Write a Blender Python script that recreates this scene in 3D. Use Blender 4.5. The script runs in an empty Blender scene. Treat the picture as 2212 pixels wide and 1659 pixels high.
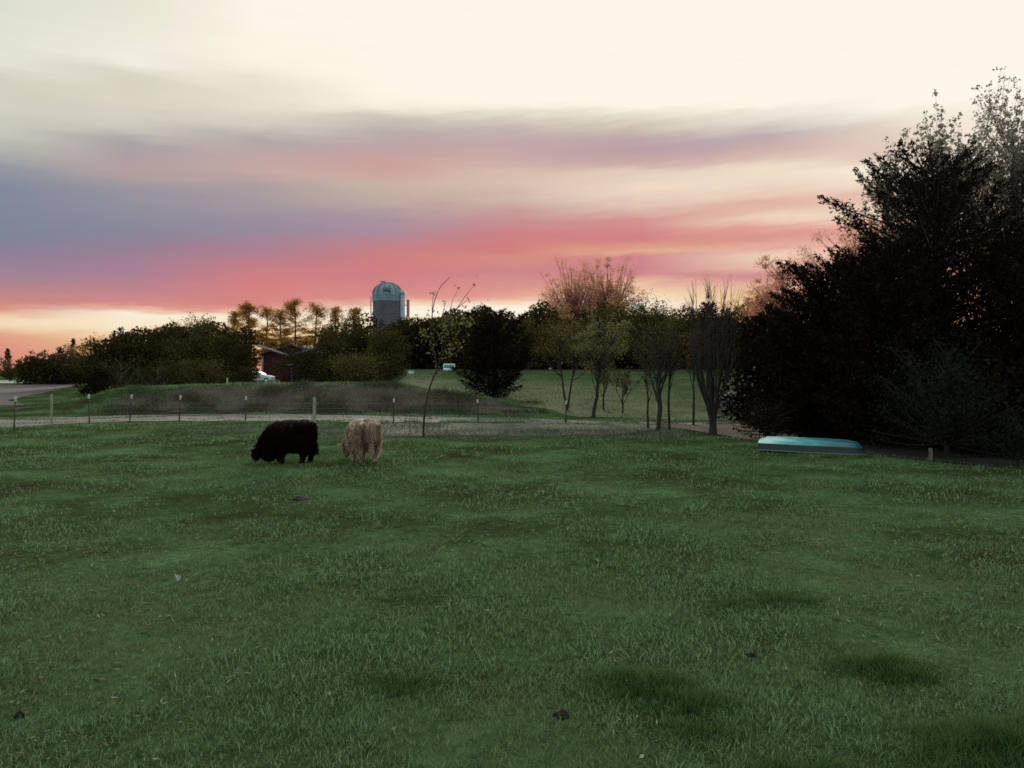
import bpy, bmesh, math, random
import numpy as np
from mathutils import Vector, Matrix

# ------------------------------------------------------------------ camera
S = bpy.context.scene
C = S.collection
CAM_Z = 2.5
F = 1670.5                      # focal length in photo units (photo 2212 wide)
cam_d = bpy.data.cameras.new('camera')
cam = bpy.data.objects.new('camera', cam_d); C.objects.link(cam)
cam.location = (0, 0, CAM_Z)
cam.rotation_euler = (math.radians(90), 0, 0)
cam_d.sensor_width = 36.0
cam_d.lens = 36.0 * F / 2212.0
cam_d.shift_y = -0.013
cam_d.clip_start = 0.1
cam_d.clip_end = 6000
S.camera = cam
S.view_settings.view_transform = 'Standard'
S.view_settings.look = 'None'
S.view_settings.exposure = 0.0
S.view_settings.gamma = 1.0
S.render.engine = 'CYCLES'
S.cycles.max_bounces = 5
S.cycles.transparent_max_bounces = 4
S.cycles.use_denoising = False
S.cycles.filter_width = 1.7
S.cycles.sample_clamp_direct = 4.0
S.cycles.sample_clamp_indirect = 2.0

def lin(c):
    return tuple((v / 12.92 if v <= 0.04045 else ((v + 0.055) / 1.055) ** 2.4) for v in [k / 255.0 for k in c])

# ------------------------------------------------------------------ sky (world)
SUN_EL = math.radians(10.0); SUN_AZ = math.radians(-3.5)     # the glow of the sunset, straight ahead above the trees
CR = (254, 246, 232)
COLS = [
 (0, [(0,(220,222,208)),(100,(226,226,212)),(145,(228,226,212)),(170,(212,210,194)),(235,(210,208,192)),(290,(196,197,184)),(330,(172,175,172)),(360,(147,152,160)),(400,(132,139,156)),(510,(126,133,152)),(540,(140,128,150)),(600,(160,132,148)),(625,(185,130,138)),(650,(210,132,132)),(668,(226,140,122)),(680,(238,185,148)),(692,(250,220,178)),(712,(242,200,155)),(728,(232,158,128)),(760,(228,138,122)),(795,(236,140,105))]),
 (276, [(0,(230,228,212)),(100,(238,235,220)),(135,(242,238,224)),(165,(215,212,196)),(225,(218,212,197)),(280,(200,198,186)),(310,(168,162,166)),(345,(176,158,160)),(370,(182,160,160)),(395,(160,152,158)),(440,(148,145,158)),(500,(135,135,152)),(535,(150,128,148)),(590,(168,128,148)),(630,(200,128,136)),(660,(224,136,128)),(668,(240,180,150)),(678,(253,238,212)),(710,(253,232,195)),(740,(240,190,130)),(795,(235,140,100))]),
 (553, [(0,(253,245,232)),(130,(251,243,228)),(165,(232,226,210)),(230,(228,222,206)),(275,(205,200,188)),(300,(176,168,168)),(330,(190,168,165)),(370,(198,170,164)),(400,(172,158,160)),(450,(160,150,158)),(500,(150,138,156)),(540,(170,128,146)),(570,(200,122,134)),(610,(220,122,124)),(655,(226,132,124)),(668,(240,165,140)),(678,(254,240,215)),(720,(252,215,150)),(795,(235,150,100))]),
 (829, [(0,CR),(200,CR),(225,(250,241,226)),(240,(232,226,210)),(260,(205,198,185)),(290,(185,172,170)),(320,(190,165,165)),(350,(208,158,154)),(375,(208,164,156)),(400,(200,178,165)),(440,(190,170,162)),(470,(170,148,158)),(505,(172,138,154)),(530,(200,126,134)),(560,(218,120,122)),(610,(218,124,128)),(645,(228,140,130)),(660,(245,200,165)),(672,(254,245,225)),(720,(252,225,170)),(795,(240,170,120))]),
 (1106, [(0,CR),(222,CR),(238,(236,230,214)),(260,(215,205,190)),(280,(195,178,174)),(310,(194,168,170)),(340,(205,168,164)),(365,(218,188,172)),(400,(220,190,172)),(430,(210,178,164)),(455,(205,155,152)),(480,(205,138,142)),(500,(216,125,128)),(545,(220,122,120)),(560,(222,138,124)),(590,(212,128,136)),(620,(228,145,134)),(640,(238,160,140)),(655,(252,215,180)),(668,(254,245,228)),(720,(252,225,175)),(795,(240,170,120))]),
 (1382, [(0,CR),(225,CR),(240,(238,232,216)),(265,(218,208,192)),(300,(190,168,168)),(325,(184,158,166)),(355,(206,168,162)),(375,(232,208,188)),(410,(238,218,198)),(450,(228,192,172)),(475,(220,145,138)),(510,(220,124,126)),(530,(228,150,125)),(545,(236,178,136)),(555,(215,130,134)),(580,(210,126,134)),(600,(222,138,138)),(618,(240,190,155)),(640,(250,222,180)),(660,(254,245,225)),(795,(240,170,120))]),
 (1659, [(0,CR),(230,CR),(250,(232,226,212)),(275,(215,205,195)),(295,(188,172,174)),(320,(205,175,170)),(345,(226,198,182)),(365,(240,222,200)),(400,(236,218,198)),(425,(236,200,178)),(440,(230,176,158)),(460,(234,190,166)),(475,(244,215,186)),(490,(234,165,146)),(515,(226,146,135)),(535,(232,170,150)),(550,(244,210,178)),(575,(238,190,165)),(590,(216,138,140)),(610,(235,180,155)),(640,(245,190,130)),(795,(240,160,110))]),
 (1932, [(0,CR),(232,CR),(265,(232,222,208)),(275,(228,210,196)),(330,(224,200,186)),(350,(232,214,196)),(360,(250,236,215)),(390,(246,225,200)),(410,(236,190,170)),(440,(238,205,180)),(460,(245,215,185)),(490,(238,160,145)),(520,(240,185,165)),(590,(235,150,138)),(650,(240,170,130)),(795,(240,170,120))]),
 (2212, [(0,CR),(270,CR),(300,(250,238,222)),(350,(240,215,198)),(450,(240,180,160)),(560,(238,150,138)),(650,(242,180,140)),(795,(240,170,120))]),
]
def make_world():
    w = bpy.data.worlds.new('World'); S.world = w; w.use_nodes = True
    nt = w.node_tree; N = nt.nodes; L = nt.links; N.clear()
    def math_n(op, a, b=None, clamp=False):
        n = N.new('ShaderNodeMath'); n.operation = op; n.use_clamp = clamp
        for i, v in enumerate((a, b)):
            if v is None: continue
            if isinstance(v, (int, float)): n.inputs[i].default_value = v
            else: L.new(v, n.inputs[i])
        return n.outputs[0]
    def mixc(f, a, b):
        n = N.new('ShaderNodeMix'); n.data_type = 'RGBA'
        for s, v in ((n.inputs[0], f), (n.inputs[6], a), (n.inputs[7], b)):
            if isinstance(v, (int, float)): s.default_value = v
            elif isinstance(v, tuple): s.default_value = v + (1,)
            else: L.new(v, s)
        return n.outputs[2]
    tc = N.new('ShaderNodeTexCoord')
    sp = N.new('ShaderNodeSeparateXYZ'); L.new(tc.outputs['Generated'], sp.inputs[0])
    X, Y, Z = sp.outputs
    az = math_n('ARCTAN2', X, Y)
    hyp = math_n('SQRT', math_n('ADD', math_n('MULTIPLY', X, X), math_n('ADD', math_n('MULTIPLY', Y, Y), 1e-5)))
    hv = math_n('DIVIDE', Z, hyp)
    cb = N.new('ShaderNodeCombineXYZ')
    L.new(math_n('MULTIPLY', az, 3.0), cb.inputs[0]); L.new(math_n('MULTIPLY', math_n('SUBTRACT', hv, math_n('MULTIPLY', az, 0.06)), 22.0), cb.inputs[1])
    nz = N.new('ShaderNodeTexNoise'); nz.inputs['Scale'].default_value = 1.6; nz.inputs['Detail'].default_value = 5.0; nz.inputs['Roughness'].default_value = 0.6
    L.new(cb.outputs[0], nz.inputs['Vector'])
    warp = math_n('MULTIPLY', math_n('SUBTRACT', nz.outputs[0], 0.5), 0.030)
    nz3 = N.new('ShaderNodeTexNoise'); nz3.inputs['Scale'].default_value = 6.0; nz3.inputs['Detail'].default_value = 6.0; nz3.inputs['Roughness'].default_value = 0.7
    L.new(cb.outputs[0], nz3.inputs['Vector'])
    warp = math_n('ADD', warp, math_n('MULTIPLY', math_n('SUBTRACT', nz3.outputs[0], 0.5), 0.014))
    t = math_n('DIVIDE', math_n('ADD', hv, warp), 0.6, True)
    col = None; last = None
    for dx, stops in COLS:
        a = math.atan((dx - 1106) / F)
        r = N.new('ShaderNodeValToRGB'); e = r.color_ramp.elements
        ss = sorted(((801 - dy) / F * math.cos(a) / 0.6, c) for dy, c in stops)
        while len(e) < len(ss): e.new(0.5)
        for k, (p, c) in enumerate(ss):
            e[k].position = max(0.0, min(1.0, p)); m = sum(c) / 3; e[k].color = lin([v * .84 + m * .16 for v in c] if c[0] - c[2] > 40 else c) + (1,)
        L.new(t, r.inputs[0])
        if col is None: col = r.outputs[0]
        else:
            f = math_n('DIVIDE', math_n('SUBTRACT', az, last), a - last, True)
            col = mixc(f, col, r.outputs[0])
        last = a
    # fine streaks of thin cloud
    nz2 = N.new('ShaderNodeTexNoise'); nz2.inputs['Scale'].default_value = 5.0; nz2.inputs['Detail'].default_value = 6.0; nz2.inputs['Roughness'].default_value = 0.65
    L.new(cb.outputs[0], nz2.inputs['Vector'])
    st = math_n('ADD', 1.0, math_n('MULTIPLY', math_n('SUBTRACT', nz2.outputs[0], 0.5), 0.08))
    vm = N.new('ShaderNodeVectorMath'); vm.operation = 'SCALE'; L.new(col, vm.inputs[0]); L.new(st, vm.inputs['Scale'])
    mn = N.new('ShaderNodeVectorMath'); mn.operation = 'MINIMUM'; L.new(vm.outputs[0], mn.inputs[0]); mn.inputs[1].default_value = lin(CR)
    col = mn.outputs[0]
    # open twilight sky overhead and behind: Nishita dusk sky under a pale veil
    sky = N.new('ShaderNodeTexSky'); sky.sky_type = 'NISHITA'; sky.sun_disc = False
    sky.sun_elevation = SUN_EL; sky.sun_rotation = SUN_AZ
    sv = N.new('ShaderNodeVectorMath'); sv.operation = 'SCALE'; L.new(sky.outputs[0], sv.inputs[0]); sv.inputs['Scale'].default_value = 0.06
    veil = mixc(0.75, sv.outputs[0], (1.22, 1.50, 1.42))
    up = math_n('DIVIDE', math_n('SUBTRACT', hv, 0.58), 0.7, True)
    back = math_n('DIVIDE', math_n('SUBTRACT', math_n('ABSOLUTE', az), 0.8), 0.7, True)
    fac = math_n('MAXIMUM', up, back)
    col = mixc(fac, col, veil)
    bg = N.new('ShaderNodeBackground'); L.new(col, bg.inputs[0]); bg.inputs[1].default_value = 1.0
    out = N.new('ShaderNodeOutputWorld'); L.new(bg.outputs[0], out.inputs[0])
make_world()

# the low bright sky glow
sd = bpy.data.lights.new('sun', 'SUN'); sd.energy = 5.0; sd.angle = math.radians(18); sd.color = (1.0, 0.86, 0.68)
sun = bpy.data.objects.new('sun', sd); C.objects.link(sun)
sdir = Vector((math.sin(SUN_AZ) * math.cos(SUN_EL), math.cos(SUN_AZ) * math.cos(SUN_EL), math.sin(SUN_EL)))
sun.rotation_euler = sdir.to_track_quat('Z', 'Y').to_euler()
sun.location = sdir * 50

# ------------------------------------------------------------------ helpers
def PX(dx, Y): return (dx - 1106) / F * Y
def PZ(dy, Y): return CAM_Z - (dy - 801) / F * Y

def vnoise(x, y, s, seed=0):
    x = np.asarray(x, float) / s + 1000.0; y = np.asarray(y, float) / s + 1000.0
    ix = np.floor(x).astype(np.int64); iy = np.floor(y).astype(np.int64)
    fx = x - ix; fy = y - iy
    fx = fx * fx * (3 - 2 * fx); fy = fy * fy * (3 - 2 * fy)
    def h(a, b):
        n = (a * 374761393 + b * 668265263 + seed * 974634777) & 0x7fffffff
        n = ((n ^ (n >> 13)) * 1274126177) & 0x7fffffff
        return ((n ^ (n >> 16)) & 0xffff) / 65535.0
    return (h(ix, iy) * (1 - fx) + h(ix + 1, iy) * fx) * (1 - fy) + (h(ix, iy + 1) * (1 - fx) + h(ix + 1, iy + 1) * fx) * fy
def fbm(x, y, s, seed=0, oct=4):
    r = 0; a = 0.5
    for k in range(oct):
        r = r + a * (vnoise(x, y, s / 2 ** k, seed + k) - 0.5) * 2; a *= 0.5
    return r
def sstep(a, b, x):
    t = np.clip((np.asarray(x, float) - a) / (b - a), 0, 1); return t * t * (3 - 2 * t)

# crest of the grass bank, read off as (world x at y=50, height)
CRX = [-60, -36, -30, -27, -25.6, -21, -16.3, -10.6, -7.4, -4.7, -1.7, 1.3, 5.2, 60]
CRZ = [0.0, 0.0, 0.25, 0.75, 1.25, 1.50, 1.60, 1.60, 1.55, 1.15, .68, .16, -.05, -.05]
def terrain(x, y):
    x = np.asarray(x, float); y = np.asarray(y, float)
    near = 0.05 * fbm(x, y, 1.3, 13, 3) * np.interp(y, [0, 20, 60], [1, 1, .4]) + 0.03 * fbm(x, y, 3.0, 3, 3) + 0.05 * fbm(x, y, 9.0, 8, 2)
    # pasture swells just left of the view towards the left fence
    crest = np.interp(x, CRX, CRZ) + 0.10 * fbm(x, y, 2.2, 21, 3) * (np.interp(x, CRX, CRZ) > 0.1)
    front = sstep(43.5, 50.0, y + 0.5 * fbm(x, y, 5, 77, 2)); rear = 1 - 0.35 * sstep(50, 58, y)
    berm = crest * front * rear
    lawn = np.interp(y, [0, 43, 55, 70, 96, 140, 400, 4000], [0, 0, 0.62, 1.4, 2.62, 2.9, 3.0, 3.0])
    # left of this line the land stays low (the ploughed field)
    ex = np.interp(y, [40, 60, 144, 400, 4000], [-29, -40, -78, -190, -1900])
    lawn = lawn * (.22 + .78 * sstep(-1.5, 2.2, x + .162 * y)) * sstep(-6, 8, x - ex)
    return np.maximum(berm, lawn) + near * np.interp(y, [0, 60, 400], [1, 1, 0.2])
def tz(x, y): return float(terrain(np.array([x]), np.array([y]))[0])

def mesh_np(name, V, Q, mat, parent=None, smooth=False):
    V = np.asarray(V, np.float32); Q = np.asarray(Q, np.int32)
    me = bpy.data.meshes.new(name)
    k = Q.shape[1]
    me.vertices.add(len(V)); me.vertices.foreach_set('co', V.ravel())
    me.loops.add(Q.size); me.loops.foreach_set('vertex_index', Q.ravel())
    me.polygons.add(len(Q))
    me.polygons.foreach_set('loop_start', np.arange(0, Q.size, k, dtype=np.int32))
    if smooth: me.polygons.foreach_set('use_smooth', np.ones(len(Q), bool))
    me.update(calc_edges=True)
    if mat: me.materials.append(mat)
    o = bpy.data.objects.new(name, me); C.objects.link(o)
    if parent: o.parent = parent
    return o

class MB:
    """collects tubes, boxes and loose quads (quads only)"""
    def __init__(s): s.V = []; s.Q = []; s.n = 0
    def add(s, V, Q):
        V = np.asarray(V, float); s.V.append(V); s.Q.append(np.asarray(Q) + s.n); s.n += len(V)
    def tube(s, P, R, k=6):
        P = np.asarray(P, float); R = np.asarray(R, float); m = len(P)
        T = np.gradient(P, axis=0); T /= np.linalg.norm(T, axis=1)[:, None] + 1e-9
        ref = np.where(np.abs(T[:, 2:3]) > 0.9, np.array([[1., 0, 0]]), np.array([[0, 0, 1.]]))
        A = np.cross(T, ref); A /= np.linalg.norm(A, axis=1)[:, None] + 1e-9
        B = np.cross(T, A)
        an = np.arange(k) * 2 * math.pi / k
        V = P[:, None, :] + R[:, None, None] * (np.cos(an)[None, :, None] * A[:, None, :] + np.sin(an)[None, :, None] * B[:, None, :])
        i = np.arange(m - 1)[:, None] * k; j = np.arange(k)[None, :]; j2 = (j + 1) % k
        Q = np.stack([i + j, i + j2, i + k + j2, i + k + j], -1).reshape(-1, 4)
        s.add(V.reshape(-1, 3), Q)
    def box(s, c, d, rot=None):
        c = np.array(c, float); d = np.array(d, float) / 2
        V = np.array([[x, y, z] for x in (-1, 1) for y in (-1, 1) for z in (-1, 1)]) * d
        if rot is not None: V = V @ np.array(rot).T
        s.add(V + c, [[0, 1, 3, 2], [4, 6, 7, 5], [0, 4, 5, 1], [2, 3, 7, 6], [0, 2, 6, 4], [1, 5, 7, 3]])
    def build(s, name, mat, parent=None, smooth=False):
        return mesh_np(name, np.concatenate(s.V), np.concatenate(s.Q), mat, parent, smooth)

def rotz(a): c, s = math.cos(a), math.sin(a); return [[c, -s, 0], [s, c, 0], [0, 0, 1]]

def leaves(P, size, rng, direc=None, aspect=0.5, spread=1.0):
    """one diamond shaped leaf (or leaf clump) per point"""
    n = len(P); size = np.broadcast_to(np.asarray(size, float), (n,))[:, None]
    D = rng.normal(size=(n, 3))
    if direc is not None: D = direc + D * 0.45 * spread
    D /= np.linalg.norm(D, axis=1)[:, None] + 1e-9
    W = np.cross(D, rng.normal(size=(n, 3))); W /= np.linalg.norm(W, axis=1)[:, None] + 1e-9
    V = np.stack([P - D * size * .5, P + W * size * aspect * .5, P + D * size * .5, P - W * size * aspect * .5], 1).reshape(-1, 3)
    return V, np.arange(4 * n).reshape(-1, 4)

def tag(o, label, cat, group=None):
    o['label'] = label; o['category'] = cat
    if group: o['group'] = group
    return o
def thing(name, label, cat, loc, rz=0.0, group=None):
    o = bpy.data.objects.new(name, None); C.objects.link(o)
    o.location = loc; o.rotation_euler = (0, 0, rz); o.empty_display_size = 0.3
    return tag(o, label, cat, group)
def struct(o): o['kind'] = 'structure'; return o
def stuff(o, label, cat): o['kind'] = 'stuff'; o['label'] = label; o['category'] = cat; return o

# ------------------------------------------------------------------ materials
def new_mat(name):
    m = bpy.data.materials.new(name); m.use_nodes = True
    nt = m.node_tree; nt.nodes.clear()
    out = nt.nodes.new('ShaderNodeOutputMaterial')
    return m, nt, out
def ramp(nt, cols, pos=None):
    r = nt.nodes.new('ShaderNodeValToRGB'); e = r.color_ramp.elements
    while len(e) < len(cols): e.new(0.5)
    for k, c in enumerate(cols):
        e[k].position = pos[k] if pos else k / (len(cols) - 1); e[k].color = tuple(c) + (1,)
    return r
def leaf_mat(name, cols, trans=0.35, patch=0.0, patch_col=(0.1, 0.1, 0.1), pscale=0.5, stretch=None):
    m, nt, out = new_mat(name)
    g = nt.nodes.new('ShaderNodeNewGeometry'); r = ramp(nt, cols)
    nt.links.new(g.outputs['Random Per Island'], r.inputs[0]); col = r.outputs[0]
    if patch:
        tc = nt.nodes.new('ShaderNodeTexCoord'); nz = nt.nodes.new('ShaderNodeTexNoise')
        nz.inputs['Scale'].default_value = pscale; nz.inputs['Detail'].default_value = 3
        if stretch:
            mp = nt.nodes.new('ShaderNodeMapping'); mp.inputs['Scale'].default_value = stretch; nt.links.new(tc.outputs['Object'], mp.inputs[0]); nt.links.new(mp.outputs[0], nz.inputs['Vector'])
        else: nt.links.new(tc.outputs['Object'], nz.inputs['Vector'])
        pr = ramp(nt, [(0, 0, 0), (1, 1, 1)], [0.45, 0.68]); nt.links.new(nz.outputs[0], pr.inputs[0])
        mu = nt.nodes.new('ShaderNodeMath'); mu.operation = 'MULTIPLY'; mu.inputs[1].default_value = patch; nt.links.new(pr.outputs[0], mu.inputs[0])
        mx = nt.nodes.new('ShaderNodeMix'); mx.data_type = 'RGBA'; nt.links.new(mu.outputs[0], mx.inputs[0]); nt.links.new(col, mx.inputs[6]); mx.inputs[7].default_value = tuple(patch_col) + (1,)
        col = mx.outputs[2]
    d = nt.nodes.new('ShaderNodeBsdfDiffuse'); nt.links.new(col, d.inputs[0]); sh = d.outputs[0]
    if trans > 0:
        t = nt.nodes.new('ShaderNodeBsdfTranslucent'); nt.links.new(col, t.inputs[0])
        mix = nt.nodes.new('ShaderNodeMixShader'); mix.inputs[0].default_value = trans
        nt.links.new(sh, mix.inputs[1]); nt.links.new(t.outputs[0], mix.inputs[2]); sh = mix.outputs[0]
    nt.links.new(sh, out.inputs[0])
    return m
def surf_mat(name, cols, scale=4.0, rough=0.8, metal=0.0, bump=0.0, bscale=20.0, stretch=(1, 1, 1), detail=5, spec=0.3, pos=None):
    m, nt, out = new_mat(name)
    tc = nt.nodes.new('ShaderNodeTexCoord'); mp = nt.nodes.new('ShaderNodeMapping'); mp.inputs['Scale'].default_value = stretch
    nt.links.new(tc.outputs['Object'], mp.inputs[0])
    nz = nt.nodes.new('ShaderNodeTexNoise'); nz.inputs['Scale'].default_value = scale; nz.inputs['Detail'].default_value = detail; nz.inputs['Roughness'].default_value = 0.65
    nt.links.new(mp.outputs[0], nz.inputs['Vector'])
    r = ramp(nt, cols, pos or [0.3 + 0.4 * k / max(1, len(cols) - 1) for k in range(len(cols))]); nt.links.new(nz.outputs[0], r.inputs[0])
    p = nt.nodes.new('ShaderNodeBsdfPrincipled'); nt.links.new(r.outputs[0], p.inputs['Base Color'])
    p.inputs['Roughness'].default_value = rough; p.inputs['Metallic'].default_value = metal; p.inputs['Specular IOR Level'].default_value = spec
    if bump:
        n2 = nt.nodes.new('ShaderNodeTexNoise'); n2.inputs['Scale'].default_value = bscale; n2.inputs['Detail'].default_value = 4
        nt.links.new(mp.outputs[0], n2.inputs['Vector'])
        b = nt.nodes.new('ShaderNodeBump'); b.inputs['Strength'].default_value = bump; nt.links.new(n2.outputs[0], b.inputs['Height'])
        nt.links.new(b.outputs[0], p.inputs['Normal'])
    nt.links.new(p.outputs[0], out.inputs[0])
    return m

M = {}
M['bark'] = surf_mat('bark', [(.015, .010, .009), (.034, .025, .021)], 6, .95, stretch=(1, 1, .2), bump=.4)
M['bark_dark'] = surf_mat('bark_dark', [(.008, .005, .004), (.016, .011, .009)], 6, .95)
M['bark_grey'] = surf_mat('bark_grey', [(.06, .052, .045), (.12, .105, .09)], 6, .95, stretch=(1, 1, .2), bump=.4)
M['twig_red'] = surf_mat('twig_red', [(.16, .07, .055), (.24, .11, .085)], 3, .9)
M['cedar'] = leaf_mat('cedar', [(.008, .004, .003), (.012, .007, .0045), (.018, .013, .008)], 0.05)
M['dark_green'] = leaf_mat('dark_green', [(.014, .011, .004), (.030, .024, .009), (.052, .042, .016)], 0.25)
M['mid_green'] = leaf_mat('mid_green', [(.022, .018, .007), (.052, .043, .016), (.090, .074, .028)], 0.35)
M['shrub_green'] = leaf_mat('shrub_green', [(.007, .008, .004), (.012, .015, .008), (.020, .026, .013)], 0.25)
M['olive'] = leaf_mat('olive', [(.030, .023, .008), (.066, .052, .018), (.120, .096, .036)], 0.45)
M['olive_pale'] = leaf_mat('olive_pale', [(.07, .066, .028), (.12, .11, .05), (.17, .15, .07)], 0.45)
M['gold'] = leaf_mat('gold', [(.30, .17, .055), (.44, .26, .09), (.58, .36, .14)], 0.62)  # warm backlight glow is put into the leaf colour
M['rose'] = leaf_mat('rose', [(.32, .14, .10), (.44, .20, .145), (.56, .28, .20)], 0.6)  # reddish growth, with the pink sky glow worked into its colour
M['poplar'] = leaf_mat('poplar', [(.10, .092, .072), (.155, .145, .115), (.22, .205, .165)], 0.5)
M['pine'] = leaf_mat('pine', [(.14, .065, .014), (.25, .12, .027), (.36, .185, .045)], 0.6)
M['grass'] = leaf_mat('grass', [(.028, .048, .016), (.080, .130, .056), (.145, .232, .118), (.215, .285, .155)], 0.25, 0.8, (.110, .112, .048), 0.34)
M['grass_tall'] = leaf_mat('grass_tall', [(.024, .046, .013), (.054, .096, .032), (.088, .142, .056)], 0.3)
M['weed'] = leaf_mat('weed', [(.022, .013, .010), (.050, .033, .027), (.085, .066, .050), (.06, .074, .036)], 0.2, 0.85, (.034, .054, .024), 0.30)
M['lawn_grass'] = leaf_mat('lawn_grass', [(.030, .046, .017), (.052, .080, .032), (.088, .124, .060)], 0.3, 0.6, (.08, .088, .044), 0.12)
M['lawn'] = surf_mat('lawn', [(.026, .034, .014), (.040, .060, .024), (.070, .092, .042)], .3, .98, bump=.8, bscale=5, detail=8, spec=.05)
M['dry_grass'] = leaf_mat('dry_grass', [(.07, .075, .06), (.11, .115, .092), (.17, .165, .138)], 0.25, 0.8, (.035, .045, .024), 0.45)
M['litter'] = leaf_mat('litter', [(.10, .085, .055), (.17, .15, .105), (.30, .27, .21)], 0.1)

def ground_mat():
    m, nt, out = new_mat('pasture_ground')
    tc = nt.nodes.new('ShaderNodeTexCoord')
    def noise(s, d=5, r=.6):
        n = nt.nodes.new('ShaderNodeTexNoise'); n.inputs['Scale'].default_value = s; n.inputs['Detail'].default_value = d; n.inputs['Roughness'].default_value = r
        nt.links.new(tc.outputs['Object'], n.inputs['Vector']); return n.outputs[0]
    a = ramp(nt, [(.028, .031, .013), (.038, .060, .023), (.072, .122, .054)], [.35, .5, .66]); nt.links.new(noise(.35), a.inputs[0])
    b = ramp(nt, [(.35, .35, .35), (1, 1, 1), (1.3, 1.25, 1.15)], [.3, .52, .72]); nt.links.new(noise(7, 6, .75), b.inputs[0])
    mx = nt.nodes.new('ShaderNodeMix'); mx.data_type = 'RGBA'; mx.blend_type = 'MULTIPLY'; mx.inputs[0].default_value = 1
    nt.links.new(a.outputs[0], mx.inputs[6]); nt.links.new(b.outputs[0], mx.inputs[7])
    p = nt.nodes.new('ShaderNodeBsdfDiffuse'); nt.links.new(mx.outputs[2], p.inputs[0])
    bp = nt.nodes.new('ShaderNodeBump'); bp.inputs['Strength'].default_value = .8; bp.inputs['Distance'].default_value = .06
    nt.links.new(noise(16, 5, .7), bp.inputs['Height']); nt.links.new(bp.outputs[0], p.inputs['Normal'])
    nt.links.new(p.outputs[0], out.inputs[0]); return m
M['ground'] = ground_mat()
M['gravel'] = surf_mat('gravel', [(.050, .042, .040), (.080, .066, .065), (.120, .100, .099)], .9, .95, bump=.5, bscale=30, detail=8)
M['plough'] = surf_mat('plough', [(.030, .017, .022), (.048, .028, .034)], 1.0, .95, bump=.8, bscale=3, stretch=(.3, 3, 1))
M['road'] = surf_mat('road', [(.13, .16, .15), (.20, .235, .22)], .5, .9)
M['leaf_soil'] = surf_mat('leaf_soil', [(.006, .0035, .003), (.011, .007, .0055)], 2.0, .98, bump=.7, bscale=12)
M['steel_post'] = surf_mat('steel_post', [(.022, .013, .010), (.042, .025, .02)], 8, .7)
M['white_tip'] = surf_mat('white_tip', [(.26, .27, .23), (.33, .34, .29)], 8, .7)
M['wood_grey'] = surf_mat('wood_grey', [(.13, .135, .105), (.23, .23, .185)], 10, .9, stretch=(1, 1, .15), bump=.4)
M['wire'] = surf_mat('wire', [(.12, .12, .12), (.2, .2, .2)], 5, .5, .6)

# ------------------------------------------------------------------ ground
def build_ground():
    ys = np.concatenate([np.linspace(-20, 3, 12), np.geomspace(3.4, 75, 420), np.geomspace(77, 4500, 70)])
    ss = np.linspace(-1, 1, 281)
    Yg = np.repeat(ys[:, None], len(ss), 1)
    Xg = ss[None, :] * (16 + np.abs(ys)[:, None] * 1.05)
    Zg = terrain(Xg, Yg)
    V = np.stack([Xg, Yg, Zg], -1).reshape(-1, 3)
    n = len(ss); i = np.arange(len(ys) - 1)[:, None] * n; j = np.arange(n - 1)[None, :]
    Q = np.stack([i + j, i + j + 1, i + n + j + 1, i + n + j], -1).reshape(-1, 4)
    struct(mesh_np('pasture_ground', V, Q, M['ground'], smooth=True))
build_ground()
def drape(name, left, right, mat, lift=0.02, n=120, m=8, rag=0.0, seed=1):
    """sheet between two polylines, laid on the terrain"""
    t = np.linspace(0, 1, n)
    def res(P):
        P = np.asarray(P, float); d = np.concatenate([[0], np.cumsum(np.linalg.norm(np.diff(P, axis=0), axis=1))]); d /= d[-1]
        return np.stack([np.interp(t, d, P[:, 0]), np.interp(t, d, P[:, 1])], -1)
    A, B = res(left), res(right)
    if rag:
        A[:, 1] += rag * fbm(A[:, 0], A[:, 1], 1.5, seed); B[:, 1] += rag * fbm(B[:, 0], B[:, 1], 1.2, seed + 5)
    s = np.linspace(0, 1, m)[None, :, None]
    P = A[:, None, :] * (1 - s) + B[:, None, :] * s
    Z = terrain(P[..., 0], P[..., 1]) + lift
    V = np.concatenate([P, Z[..., None]], -1).reshape(-1, 3)
    i = np.arange(n - 1)[:, None] * m; j = np.arange(m - 1)[None, :]
    Q = np.stack([i + j, i + m + j, i + m + j + 1, i + j + 1], -1).reshape(-1, 4)
    return struct(mesh_np(name, V, Q, mat, smooth=True))
def gp(dx, dy): Y = F * CAM_Z / (dy - 801.0); return (PX(dx, Y), Y)
drape('gravel_lane', [gp(-160, 948), gp(0, 929), gp(120, 918), gp(250, 913), gp(400, 911), gp(600, 911), gp(850, 913), gp(1100, 914.5), gp(1280, 917), gp(1600, 922)],
      [gp(-160, 910), gp(0, 907), gp(120, 903), gp(250, 899), gp(400, 896), gp(600, 896.5), gp(850, 900), gp(1100, 905.5), gp(1280, 910.5), gp(1600, 918)], M['gravel'], .025, 240, 10, .25)
M['bank_soil'] = surf_mat('bank_soil', [(.024, .015, .012), (.046, .030, .022), (.040, .046, .022)], .7, .98, bump=.9, bscale=6, detail=8)
M['rough_turf'] = surf_mat('rough_turf', [(.035, .028, .020), (.05, .058, .032), (.085, .09, .066)], 1.3, .98, bump=.9, bscale=7, detail=8)
drape('bank_soil', [(-24.5, 46.5), (-20, 44.6), (-6, 43.9), (1.6, 44.2)], [(-24, 48), (-15, 50.2), (-1.5, 49.6), (1.5, 46)], M['bank_soil'], .012, 200, 24, .3)
drape('rough_turf', [(-6.5, 29.6), (0, 29.8), (3, 29.8), (5.2, 31), (6.2, 33)], [(-6, 36.6), (0, 36.6), (3, 36.2), (5.6, 35.8), (6.6, 35.5)], M['rough_turf'], .012, 120, 14, .4)
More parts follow.
